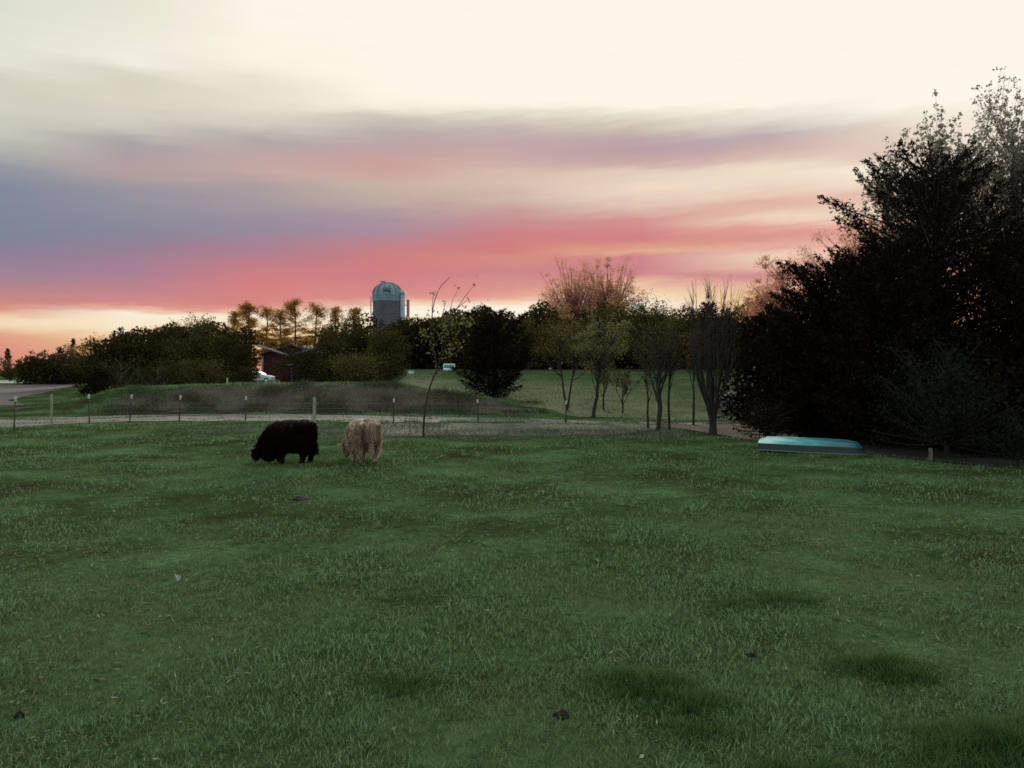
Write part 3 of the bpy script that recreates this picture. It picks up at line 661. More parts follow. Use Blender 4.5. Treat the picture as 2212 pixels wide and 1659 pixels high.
tree('round_tree', 'olive tree between the big juniper and the double trunk tree', 'tree', 1142, 96, 686, 110, broadleaf, 'olive', cb=.03, ncl=100, dense=5)
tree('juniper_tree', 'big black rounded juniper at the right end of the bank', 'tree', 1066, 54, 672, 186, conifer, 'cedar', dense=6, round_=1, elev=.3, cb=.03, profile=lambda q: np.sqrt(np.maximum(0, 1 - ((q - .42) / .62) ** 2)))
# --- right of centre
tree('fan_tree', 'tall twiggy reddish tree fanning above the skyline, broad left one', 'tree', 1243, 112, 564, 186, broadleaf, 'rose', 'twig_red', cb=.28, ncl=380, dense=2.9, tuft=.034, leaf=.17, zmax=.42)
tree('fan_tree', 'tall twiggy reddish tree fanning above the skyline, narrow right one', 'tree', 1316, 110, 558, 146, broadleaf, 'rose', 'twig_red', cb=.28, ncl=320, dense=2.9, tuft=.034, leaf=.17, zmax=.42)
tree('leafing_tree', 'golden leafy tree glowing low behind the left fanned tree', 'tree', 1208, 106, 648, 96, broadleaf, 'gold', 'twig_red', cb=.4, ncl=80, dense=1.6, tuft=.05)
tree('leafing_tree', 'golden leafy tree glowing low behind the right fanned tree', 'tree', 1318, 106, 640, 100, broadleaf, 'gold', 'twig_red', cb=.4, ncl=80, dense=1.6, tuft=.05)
tree('round_tree', 'dark leafy tree below the left of the fanned trees', 'tree', 1205, 98, 686, 110, broadleaf, 'mid_green', cb=.03, ncl=100, dense=5)
tree('round_tree', 'dark leafy tree below the right of the fanned trees', 'tree', 1290, 100, 668, 130, broadleaf, 'olive', cb=.03, ncl=100, dense=5)
tree('round_tree', 'domed olive tree on the skyline right of the fanned trees', 'tree', 1392, 96, 640, 150, broadleaf, 'olive', cb=.03, ncl=130, dense=5)
tree('round_tree', 'olive tree on the skyline left of the broom shaped tree', 'tree', 1475, 104, 660, 120, broadleaf, 'olive', cb=.03, ncl=100, dense=5)
tree('round_tree', 'dark tree behind the broom shaped tree', 'tree', 1572, 92, 666, 140, broadleaf, 'dark_green', cb=.03, ncl=110, dense=5)
tree('leafing_tree', 'golden twiggy tree between the broom shaped tree and the black cedar', 'tree', 1630, 88, 622, 90, twiggy, 'gold', 'twig_red', trunk=.3, stems=8, nb=5)
tree('double_trunk_tree', 'leafy tree with two trunks in a narrow vee behind the lane', 'tree', 1225, 46, 684, 120, broadleaf, 'olive', cb=.45, ncl=80, dense=2.4, trunks=2)
tree('leafy_tree', 'pale leafed tree with single curved trunk beside the lane', 'tree', 1281, 40.5, 664, 150, broadleaf, 'olive_pale', cb=.40, ncl=90, dense=1.9, lean=.9, tuft=.05)
tree('sapling', 'thin sapling right of the pale leafed tree', 'tree', 1304, 46, 760, 60, twiggy, 'olive', trunk=.3, stems=5, depth=3)
tree('sapling', 'faint thin sapling on the lawn left of the crooked tree', 'tree', 1345, 44, 790, 70, twiggy, 'olive', trunk=.25, stems=5, depth=3)
tree('bare_tree', 'crooked dark trunked bare tree at the pasture corner', 'tree', 1421, 31.5, 668, 150, twiggy, 'olive', trunk=.42, stems=8, nb=5, depth=3, fan=1.2, thick=.015)
tree('sapling', 'thin straight sapling left of the crooked bare tree', 'tree', 1400, 33, 740, 60, twiggy, 'olive', trunk=.4, stems=5, depth=3, thick=.008)
tree('sapling', 'thin straight sapling right of the crooked bare tree', 'tree', 1446, 32, 690, 80, twiggy, 'olive', trunk=.5, stems=6, depth=3, thick=.009)
tree('sapling', 'thin straight sapling beside the broom shaped tree', 'tree', 1498, 35, 690, 70, twiggy, 'olive', trunk=.5, stems=6, depth=3, thick=.008)
tree('broom_tree', 'broom shaped tree of many upright stems from one foot', 'tree', 1540, 30.5, 600, 98, vase, 'olive')
tree('conifer_tree', 'small dark ragged conifer top behind the broom shaped tree', 'tree', 1529, 62, 650, 66, conifer, 'cedar', dense=2.0, round_=1, cb=.6)
# --- hedgerow on the right
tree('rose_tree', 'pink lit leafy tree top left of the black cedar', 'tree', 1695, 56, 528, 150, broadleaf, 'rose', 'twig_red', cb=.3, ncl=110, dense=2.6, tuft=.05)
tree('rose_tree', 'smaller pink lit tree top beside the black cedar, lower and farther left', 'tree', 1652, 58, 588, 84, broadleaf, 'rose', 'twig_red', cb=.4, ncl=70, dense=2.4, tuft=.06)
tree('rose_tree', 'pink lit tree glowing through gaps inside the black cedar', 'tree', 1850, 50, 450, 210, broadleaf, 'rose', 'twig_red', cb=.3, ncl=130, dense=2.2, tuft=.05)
tree('poplar_tree', 'tallest pale sprouting poplar at the top right corner', 'tree', 2205, 38, 138, 350, twiggy, 'poplar', 'bark', trunk=.25, stems=21, nb=6, depth=3, fan=.75, thick=.008, budn=42, bud=.14)
tree('poplar_tree', 'shorter sprouting poplar behind the top of the black cedar', 'tree', 2000, 36, 226, 230, twiggy, 'poplar', 'bark', trunk=.25, stems=16, nb=6, depth=3, fan=.75, thick=.007, budn=42, bud=.14)
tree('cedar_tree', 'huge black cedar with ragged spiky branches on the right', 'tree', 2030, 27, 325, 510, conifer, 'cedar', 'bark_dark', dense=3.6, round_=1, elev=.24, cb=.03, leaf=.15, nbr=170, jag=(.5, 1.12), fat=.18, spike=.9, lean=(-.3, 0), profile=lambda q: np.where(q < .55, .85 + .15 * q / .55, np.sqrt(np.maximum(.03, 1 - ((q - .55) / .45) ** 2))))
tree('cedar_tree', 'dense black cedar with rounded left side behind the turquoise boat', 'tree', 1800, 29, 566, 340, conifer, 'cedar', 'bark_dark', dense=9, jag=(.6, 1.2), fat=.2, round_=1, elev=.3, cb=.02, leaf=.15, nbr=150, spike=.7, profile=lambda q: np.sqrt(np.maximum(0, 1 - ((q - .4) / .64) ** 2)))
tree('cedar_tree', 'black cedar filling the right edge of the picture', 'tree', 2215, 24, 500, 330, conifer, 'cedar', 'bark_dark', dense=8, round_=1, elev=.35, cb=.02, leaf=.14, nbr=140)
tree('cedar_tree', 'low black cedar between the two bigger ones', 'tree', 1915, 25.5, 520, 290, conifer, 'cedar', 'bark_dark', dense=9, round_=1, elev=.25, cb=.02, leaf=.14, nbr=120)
tree('hedge_shrub', 'faintly green leafy shrub in front of the black cedars', 'shrub', 2045, 21.8, 712, 320, broadleaf, 'shrub_green', 'bark_dark', cb=.02, ncl=150, dense=2.2, leaf=.085, tuft=.06)
tree('hedge_shrub', 'small leafy shrub at the right picture edge near the grass', 'shrub', 2200, 19.9, 880, 150, broadleaf, 'shrub_green', 'bark_dark', cb=.02, ncl=60, dense=2.2, leaf=.08)
tree('juniper_bush', 'low spreading juniper left of the boat at the hedge end', 'shrub', 1656, 28.5, 878, 120, conifer, 'cedar', dense=3.5, round_=1, elev=.05, leaf=.12)

# dark undergrowth that closes the wood near the ground
def build_thicket():
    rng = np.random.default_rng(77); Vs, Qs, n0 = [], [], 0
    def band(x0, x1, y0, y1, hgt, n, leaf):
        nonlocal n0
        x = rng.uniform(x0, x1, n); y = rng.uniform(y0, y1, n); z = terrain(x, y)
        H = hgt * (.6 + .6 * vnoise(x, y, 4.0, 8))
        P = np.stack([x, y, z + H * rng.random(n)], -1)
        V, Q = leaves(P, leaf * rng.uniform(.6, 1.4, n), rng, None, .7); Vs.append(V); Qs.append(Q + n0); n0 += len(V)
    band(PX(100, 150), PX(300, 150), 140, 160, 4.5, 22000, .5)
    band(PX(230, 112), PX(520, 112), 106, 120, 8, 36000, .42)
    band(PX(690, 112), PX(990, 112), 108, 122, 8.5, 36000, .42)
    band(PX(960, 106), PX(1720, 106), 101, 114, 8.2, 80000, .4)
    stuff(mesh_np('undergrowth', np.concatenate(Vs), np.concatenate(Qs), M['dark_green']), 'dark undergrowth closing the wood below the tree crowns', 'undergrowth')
    Vs, Qs, n0 = [], [], 0
    band(10.6, 24, 28.5, 40, 4.6, 60000, .2)
    band(13.2, 24, 21.5, 28.5, 2.8, 30000, .18)
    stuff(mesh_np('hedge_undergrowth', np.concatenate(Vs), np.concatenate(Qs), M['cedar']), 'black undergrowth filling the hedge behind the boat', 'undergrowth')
build_thicket()

def young_tree():
    Y = 29.0; x = PX(915, Y); z = tz(x, Y); rng = np.random.default_rng(4)
    t = thing('young_tree', 'spindly young tree leaning in the wind behind the tan cow', 'tree', (x, Y, z))
    wood = MB(); LP = []
    q = lambda dx, dy, d=0: np.array([PX(dx, Y) - x, d, PZ(dy, Y) - z])
    def br(pts, r0, r1, k=5, d=0.0):
        P = np.array([q(a, b, d * i / len(pts)) for i, (a, b) in enumerate(pts)])
        tt = np.linspace(0, len(P) - 1, 4 * len(P)); P = np.stack([np.interp(tt, np.arange(len(P)), P[:, j]) for j in range(3)], -1)
        for _ in range(2): P[1:-1] = (P[:-2] + P[1:-1] * 2 + P[2:]) / 4
        wood.tube(P, np.linspace(r0, r1, len(P)), k); return P
    main = br([(914, 950), (916, 905), (922, 860), (932, 825), (944, 798), (940, 770), (930, 735), (932, 690), (938, 650), (950, 620), (972, 599)], .042, .010, 7)
    sets = [([(938, 812), (955, 790), (975, 760), (1000, 735)], .3), ([(944, 798), (960, 755), (975, 710), (1000, 680), (1022, 668)], -.3), ([(936, 760), (925, 735), (912, 715)], .2),
            ([(934, 700), (933, 660), (936, 632)], .2), ([(950, 770), (965, 720), (972, 680), (975, 650), (990, 622)], .3), ([(966, 715), (985, 670), (1000, 648), (1024, 617)], -.2),
            ([(940, 745), (958, 715), (985, 700), (1010, 700)], .4), ([(930, 735), (950, 700), (960, 670), (962, 655)], -.4), ([(985, 668), (1000, 655), (1010, 648)], .1), ([(945, 690), (972, 690), (1000, 705), (1020, 690)], .2)]
    for pts, d in sets:
        P = br(pts, .020, .006, 4, d)
        for p in P[3:]:
            if p[2] > PZ(672, Y) - z: m = 1 if rng.random() < .45 else 0
            else: m = 11 if rng.random() < .38 else 1
            for _ in range(m): LP.append(p + rng.normal(size=3) * .16)
        e = P[-1]
        for _ in range(7): LP.append(e + rng.normal(size=3) * np.array([.035, .035, .05]))
    for p in main[14:30]:
        for _ in range(2): LP.append(p + rng.normal(size=3) * .14)
    wood.build('trunk', M['bark'], t, True)
    sh = MB()
    for k in range(16):
        a = rng.uniform(-.75, 1.0); b = rng.uniform(-.3, .3); hh = rng.uniform(.5, 1.5)
        p = np.array([a, b, -.05]); sh.tube([p, p + [rng.normal() * .08, 0, hh * .5], p + [rng.normal() * .2, 0, hh]], [.010, .008, .004], 4)
    sh.build('sucker_shoots', M['bark_grey'], t)
    LP = np.array(LP); V, Q = leaves(LP, rng.uniform(.06, .14, len(LP)), rng, None, .55)
    mesh_np('foliage', V, Q, M['olive_pale'], t)
young_tree()

# ------------------------------------------------------------------ silo
def lathe(prof, k=32, a0=0.0):
    an = a0 + np.arange(k) * 2 * math.pi / k; prof = np.asarray(prof, float); m = len(prof)
    V = np.stack([prof[:, 0:1] * np.cos(an), prof[:, 0:1] * np.sin(an), np.repeat(prof[:, 1:2], k, 1)], -1).reshape(-1, 3)
    i = np.arange(m - 1)[:, None] * k; j = np.arange(k)[None, :]; j2 = (j + 1) % k
    return V, np.stack([i + j, i + j2, i + k + j2, i + k + j], -1).reshape(-1, 4)
def silo():
    Y = 170.0; x = PX(837, Y); z = tz(x, Y)
    m_st = surf_mat('silo_stave', [(.045, .040, .052), (.075, .066, .082), (.11, .10, .12)], .7, .9, bump=.3, bscale=5, detail=8)
    m_tin = surf_mat('silo_tin', [(.065, .10, .125), (.10, .145, .175), (.15, .20, .23)], .6, .5, .2, stretch=(1, 1, .3))
    m_rim = surf_mat('silo_rim', [(.07, .085, .11), (.10, .12, .15)], 2, .7)
    m_red = surf_mat('silo_pipe', [(.20, .10, .09), (.28, .15, .13)], 1, .7)
    m_pale = surf_mat('silo_chute', [(.22, .25, .34), (.33, .36, .46)], .8, .6)
    t = thing('silo', 'tall grey farm silo with a ribbed tin dome above the trees', 'silo', (x, Y, z))
    R = 31 / F * Y; zt = lambda dy: PZ(dy, Y) - z
    V, Q = lathe([(R, -.3), (R, zt(652))], 48); w = mesh_np('wall', V, Q, m_st, t, True)
    hoops = MB()
    for k in range(26):
        h = 1.0 + k * (zt(655) - 1.0) / 25; a = np.linspace(0, 2 * math.pi, 49); hoops.tube(np.stack([np.cos(a) * (R + .03), np.sin(a) * (R + .03), a * 0 + h], -1), np.full(49, .045), 4)
    hoops.build('hoops', m_rim, w)
    # ribbed upper band
    an = np.arange(96) * 2 * math.pi / 96; rr = R + .06 + .07 * (np.arange(96) % 2)
    zz = np.array([zt(652), zt(637)]); V = np.concatenate([np.stack([rr * np.cos(an), rr * np.sin(an), an * 0 + q], -1) for q in zz])
    j = np.arange(96); Q = np.stack([j, (j + 1) % 96, 96 + (j + 1) % 96, 96 + j], -1); mesh_np('band', V, Q, m_tin, t)
    hd = zt(611) - zt(637); ph = np.linspace(0, math.pi / 2, 11)
    V, Q = lathe([(R * 1.05, zt(637) - .25), (R * 1.05, zt(637))] + [(R * 1.02 * math.cos(p) + .01, zt(637) + hd * math.sin(p)) for p in ph], 48)
    dome = mesh_np('roof_dome', V, Q, m_tin, t, True)
    ribs = MB()
    for k in range(14):
        a = k * 2 * math.pi / 14 + .1
        ribs.tube([[math.cos(a) * (R * 1.03 * math.cos(p) + .02), math.sin(a) * (R * 1.03 * math.cos(p) + .02), zt(637) + hd * math.sin(p) + .03] for p in ph], np.full(11, .10), 4)
    ribs.build('ribs', m_rim, dome)
    v = MB(); v.tube([[-.7, 0, zt(614)], [-.7, 0, zt(608)]], [.05, .05], 5); v.box((-1.0, 0, zt(608.5)), (1.1, .12, .32)); v.build('weather_vane', m_red, t)
    ch = MB(); an = np.linspace(0, 2 * math.pi, 11)
    ch.tube([[R + .25, -.9, -.2], [R + .25, -.9, zt(635)]], [.55, .55], 12); ch.box((R + .2, -.9, zt(633)), (1.3, 1.1, .9)); ch.build('chute', m_pale, t, True)
    p2 = MB(); p2.tube([[R + 1.45, -.6, -.2], [R + 1.45, -.6, zt(648)]], [.32, .32], 8); p2.build('filler_pipe', m_red, t)
    for dy in (660, 683):
        br = MB(); br.box((R + .8, -.6, zt(dy)), (1.5, .12, .15)); br.build('pipe_bracket', m_rim, t)
    ld = MB()
    for s in (-.3, .3): ld.tube([[-R - .35, s - .8, -.2], [-R - .35, s - .8, zt(641)]], [.07, .07], 5)
    for k in range(34): ld.box((-R - .35, -.8, .4 + k * .6), (.06, .6, .06))
    ld.build('ladder', m_pale, t)
    ht = MB(); a = -1.45; p = .35; c = np.array([math.cos(a) * R * 1.03 * math.cos(p), math.sin(a) * R * 1.03 * math.cos(p), zt(637) + hd * math.sin(p)])
    ht.box(c, (1.3, .5, .9)); ht.build('dome_hatch', m_rim, t)
silo()

# ------------------------------------------------------------------ red barn
def barn():
    Y = 122.0; xl = PX(566, Y); xr = PX(690, Y); xc = (xl + xr) / 2; z = tz(xc, Y) - .1
    t = thing('red_barn', 'dark red barn with pale trim half hidden by trees', 'barn', (xc, Y, z))
    W = xr - xl; ez = PZ(767, Y) - z; rz = PZ(747, Y) - z; D = 16.0
    m_red = surf_mat('barn_red', [(.055, .008, .014), (.075, .012, .018)], 2, .85, stretch=(4, 1, .1))
    m_roof = surf_mat('barn_roof', [(.035, .028, .032), (.06, .05, .055)], 1, .8)
    m_trim = surf_mat('barn_trim', [(.24, .20, .25), (.32, .28, .33)], 2, .8)
    bm = bmesh.new()
    f = [bm.verts.new(p) for p in ((-W / 2, 0, -.3), (W / 2, 0, -.3), (W / 2, 0, ez), (0, 0, rz), (-W / 2, 0, ez))]
    b = [bm.verts.new((v.co.x, D, v.co.z)) for v in f]
    bm.faces.new(f); bm.faces.new(b[::-1])
    for i in (0, 1, 4): bm.faces.new((f[i], b[i], b[(i + 1) % 5], f[(i + 1) % 5]))
    me = bpy.data.meshes.new('wall'); bm.to_mesh(me); bm.free(); me.materials.append(m_red)
    o = bpy.data.objects.new('wall', me); C.objects.link(o); o.parent = t
    rf = MB(); ov = .5
    sl = (rz - ez) / (W / 2)
    for s in (-1, 1):
        V = [(0, -ov, rz + .06), (s * (W / 2 + ov), -ov, ez - ov * sl + .06), (s * (W / 2 + ov), D + ov, ez - ov * sl + .06), (0, D + ov, rz + .06)]
        V += [(a, c, e + .14) for a, c, e in V]
        rf.add(V, [[0, 1, 2, 3], [4, 7, 6, 5], [0, 4, 5, 1], [1, 5, 6, 2], [2, 6, 7, 3], [3, 7, 4, 0]])
    rf.build('roof', m_roof, t)
    tr = MB()
    for s in (-1, 1):
        a = math.atan2(rz - ez, W / 2) * -s; c, sn = math.cos(a), math.sin(a)
        tr.box((s * (W / 4 + ov / 2), -ov - .06, (rz + ez) / 2 - ov * sl / 2 + .02), (math.hypot(W / 2 + ov, (W / 2 + ov) * sl), .10, .34), [[c, 0, sn], [0, 1, 0], [-sn, 0, c]])
    tr.build('gable_trim', m_trim, t)
    for s in (-1, 1):
        c = MB(); c.box((s * (W / 2 - .08), -.06, ez / 2 - .2), (.28, .12, ez)); c.build('corner_trim', m_trim, t)
    d = MB(); d.box((.2, -.05, 1.5), (3.0, .10, 3.0)); do = d.build('door', m_red, t)
    e = MB(); e.box((.2, -.13, 1.5), (.12, .06, 3.0)); e.box((.2, -.13, 2.95), (3.0, .06, .12)); e.build('door_brace', m_trim, do)
barn()

# ------------------------------------------------------------------ white car by the barn
def car():
    Y = 100.0; x = PX(602, Y); z = PZ(827, Y)
    m_w = surf_mat('car_white', [(.40, .50, .50), (.50, .60, .60)], 2, .3, spec=.6)
    m_g = surf_mat('car_glass', [(.02, .03, .035), (.03, .045, .05)], 2, .1, spec=.8)
    m_t = surf_mat('tyre', [(.012, .012, .012), (.02, .02, .02)], 5, .9)
    m_h = surf_mat('headlamp', [(.6, .65, .65), (.7, .75, .75)], 5, .15)
    t = thing('parked_car', 'white car nose showing between bushes in front of the barn', 'car', (x - 2.75, Y, z), 0)
    # side profile (nose to the right), swept across the width with tumblehome
    prof = [(-2.1, .35), (-2.15, .75), (-2.0, .98), (-1.45, 1.02), (-1.05, 1.38), (-.4, 1.48), (.3, 1.44), (.95, 1.05), (1.7, .93), (2.1, .78), (2.18, .5), (2.1, .32)]
    ys = np.linspace(-.86, .86, 9); V = []
    for yy in ys:
        e = 1 - (abs(yy) / .86) ** 6 * .10
        for a, b in prof: V.append((a * e, yy * (1 - .16 * max(0, b - .95) / .5), .32 + (b - .32) * e))
    n = len(prof); i = np.arange(8)[:, None] * n; j = np.arange(n)[None, :]; j2 = (j + 1) % n
    Q = np.stack([i + j, i + j2, i + n + j2, i + n + j], -1).reshape(-1, 4)
    mb = MB(); mb.add(V, Q)
    for s in (0, 8):
        k = s * n; mb.add([V[k + q] for q in range(n)], [[0, 1, 2, 11], [11, 2, 3, 8], [11, 8, 9, 10], [3, 4, 7, 8], [4, 5, 6, 7]])
    mb.build('body', m_w, t, False)
    g = MB(); g.add([(.38, -.66, 1.41), (.38, .66, 1.41), (.95, .74, 1.08), (.95, -.74, 1.08)], [[0, 1, 2, 3]]); g.build('windscreen', m_g, t)
    for s in (-1, 1):
        wv = MB(); q = [(-1.2, s * .868, 1.06), (.75, s * .868, 1.06), (.2, s * .80, 1.38), (-.85, s * .80, 1.38)]; wv.add(q, [[0, 1, 2, 3]]); wv.build('side_window', m_g, t)
        hl = MB(); hl.box((2.1, s * .6, .74), (.12, .34, .14)); hl.build('headlight', m_h, t)
        for xx in (-1.35, 1.4):
            wm = MB(); wm.tube([[xx, s * .70, .32], [xx, s * .90, .32]], [.32, .32], 18); wm.tube([[xx, s * .9, .32], [xx, s * .901, .32]], [.32, .01], 18); wh = wm.build('wheel', m_t, t)
            rm = MB(); rm.tube([[xx, s * .86, .32], [xx, s * .906, .32]], [.19, .19], 14); rm.tube([[xx, s * .906, .32], [xx, s * .907, .32]], [.19, .01], 14); rm.build('rim', m_w, wh)
car()
def brush_pile():
    Y = 51.6; x = PX(590, Y); z = tz(x, Y) - .08; rng = np.random.default_rng(8)
    mb = MB()
    for _ in range(340):
        a = rng.normal(size=2) * [.42, .35]; h = max(.04, .46 - .6 * np.hypot(*a)) * rng.random()
        d = rng.normal(size=3); d[2] *= .35; d /= np.linalg.norm(d); L = rng.uniform(.3, .8); c = np.array([a[0], a[1], h])
        mb.tube([c - d * L / 2, c, c + d * L / 2], [.012, .022, .01], 4)
    o = mb.build('brush_pile', surf_mat('dead_brush', [(.13, .14, .13), (.24, .25, .24)], 4, .9)); o.location = (x, Y, z)
    tag(o, 'grey heap of dead brush on the bank in front of the white car', 'brush pile')
brush_pile()

# ------------------------------------------------------------------ items at the top of the lawn
def board():
    Y = 92.0; x = PX(970, Y); z = tz(x, Y)
    m_w = surf_mat('board_white', [(.52, .60, .62), (.66, .74, .76)], 3, .6)
    m_b = surf_mat('board_blue', [(.10, .16, .21), (.16, .23, .29)], 3, .5)
    m_p = M['wood_grey']
    t = thing('sign_board', 'white framed board with blue grey centre at the top of the lawn', 'sign', (x, Y, z), .1)
    W = 25 / F * Y; top = PZ(786, Y) - z; bot = PZ(800.5, Y) - z; H = top - bot
    f = MB(); f.box((0, .02, bot + H / 2), (W * .98, .06, H * .98)); f.box((0, -.05, top - H * .1), (W, .10, H * .2)); f.box((0, -.05, bot + H * .17), (W, .10, H * .34))
    for s in (-1, 1): f.box((s * W * .46, -.05, bot + H * .57), (W * .08, .10, H * .45))
    f.build('frame', m_w, t)
    p = MB(); p.box((0, -.025, bot + H * .57), (W * .84, .05, H * .45)); p.build('panel', m_b, t)
    for s in (-1, 1):
        l = MB(); l.box((s * W * .35, .1, bot / 2), (.10, .08, bot + .3)); l.build('leg', m_p, t)
    Y = 86.0; x = PX(888, Y); z = tz(x, Y)
    t = thing('stock_tank', 'small white tub with dark blue inside at the left edge of the lawn', 'tub', (x, Y, z))
    V, Q = lathe([(.30, 0), (.36, .32), (.38, .34), (.34, .34), (.29, .06), (.01, .05)], 20); mesh_np('tub', V, Q, m_w, t, True)
    V, Q = lathe([(.335, .30), (.01, .30)], 20); mesh_np('water', V, Q, m_b, t)
board()

# ------------------------------------------------------------------ fence
def fence():
    posts = [(30, 931, 856, 'steel', 'first fence post from the left, dark steel with white tip'), (193, 916, 852, 'steel', 'dark steel post with white tip right of the grey wooden post'),
             (280, 914, 852, 'steel', 'leaning dark steel post with white tip below the black juniper bush'), (387, 913, 854, 'steel', 'dark steel post with white tip in the middle of the left fence run'),
             (530, 912, 856, 'steel', 'dark steel post with white tip just left of the black cow'), (850, 914, 861, 'steel', 'dark steel post with white tip just right of the tan cow'),
             (1033, 914, 863, 'steel', 'dark steel post with white tip below the big juniper'), (1222, 915.5, 866, 'steel', 'last dark steel post, right, below the double trunk tree')]
    tops = []
    base = None
    for i, (dx, by, ty, kind, lab) in enumerate(posts):
        X, Y = gp(dx, by); z = tz(X, Y); H = PZ(ty, Y) - z
        t = thing('fence_post', lab, 'fence post', (X, Y, z), 0, 'steel fence posts along the lane')
        t.rotation_euler = (0, [.05, -.02, .08, .055, .035, .02, -.03, .02][i], 0)
        hp = H * .86
        a = MB(); a.box((0, 0, hp / 2 - .15), (.060, .012, hp + .3)); a.box((0, .026, hp / 2 - .15), (.012, .04, hp + .3))
        for k in range(12): a.box((0, -.012, .15 + k * hp / 13), (.028, .012, .03))
        a.build('shaft', M['steel_post'], t)
        c = MB(); c.tube([[0, 0, hp - .02], [0, 0, hp + .10], [0, 0, H - .02], [0, 0, H]], [.045, .052, .048, .01], 8); c.build('cap', M['white_tip'], t, True)
        tops.append((X, Y, z, H))
    for dx, by, ty, wd, lab in ((111, 921, 853, .11, 'weathered grey wooden fence post between two steel posts at left'), (679, 914, 859, .15, 'thick pale wooden fence post standing behind the black cow'),):
        X, Y = gp(dx, by); z = tz(X, Y); H = PZ(ty, Y) - z
        mb = MB(); rng = np.random.default_rng(int(dx)); zz = np.linspace(-.3, H, 8)
        mb.tube(np.stack([rng.normal(0, .004, 8), rng.normal(0, .004, 8), zz], -1), wd / 2 * np.linspace(1.06, .96, 8), 10)
        mb.tube([[0, 0, H], [0, 0, H + .015]], [wd / 2 * .96, .005], 10)
        o = mb.build('wooden_post', M['wood_grey'], None, True); o.location = (X, Y, z); tag(o, lab, 'fence post')
        tops.append((X, Y, z, H))
    X, Y = PX(491, 51), 51.0; z = tz(X, Y); mb = MB(); mb.tube([[0, 0, -.2], [0, 0, .5], [.01, 0, .52]], [.06, .055, .005], 8)
    o = mb.build('wooden_post', M['wood_grey'], None, True); o.location = (X, Y, z); tag(o, 'short grey wooden post on the crest of the bank', 'fence post')
    tops.sort(); mb = MB()
    for (a, b) in zip(tops[:-1], tops[1:]):
        for fr in (.22, .42, .62, .82):
            P = np.array([[a[0], a[1] - .03, a[2] + fr * 1.15], [(a[0] + b[0]) / 2, (a[1] + b[1]) / 2 - .03, (a[2] + b[2]) / 2 + fr * 1.15 - .02], [b[0], b[1] - .03, b[2] + fr * 1.15]])
            mb.tube(P, [.0035] * 3, 4)
    tag(mb.build('fence_wire', M['wire']), 'thin wire strands strung between the fence posts along the lane', 'fence wire')
fence()

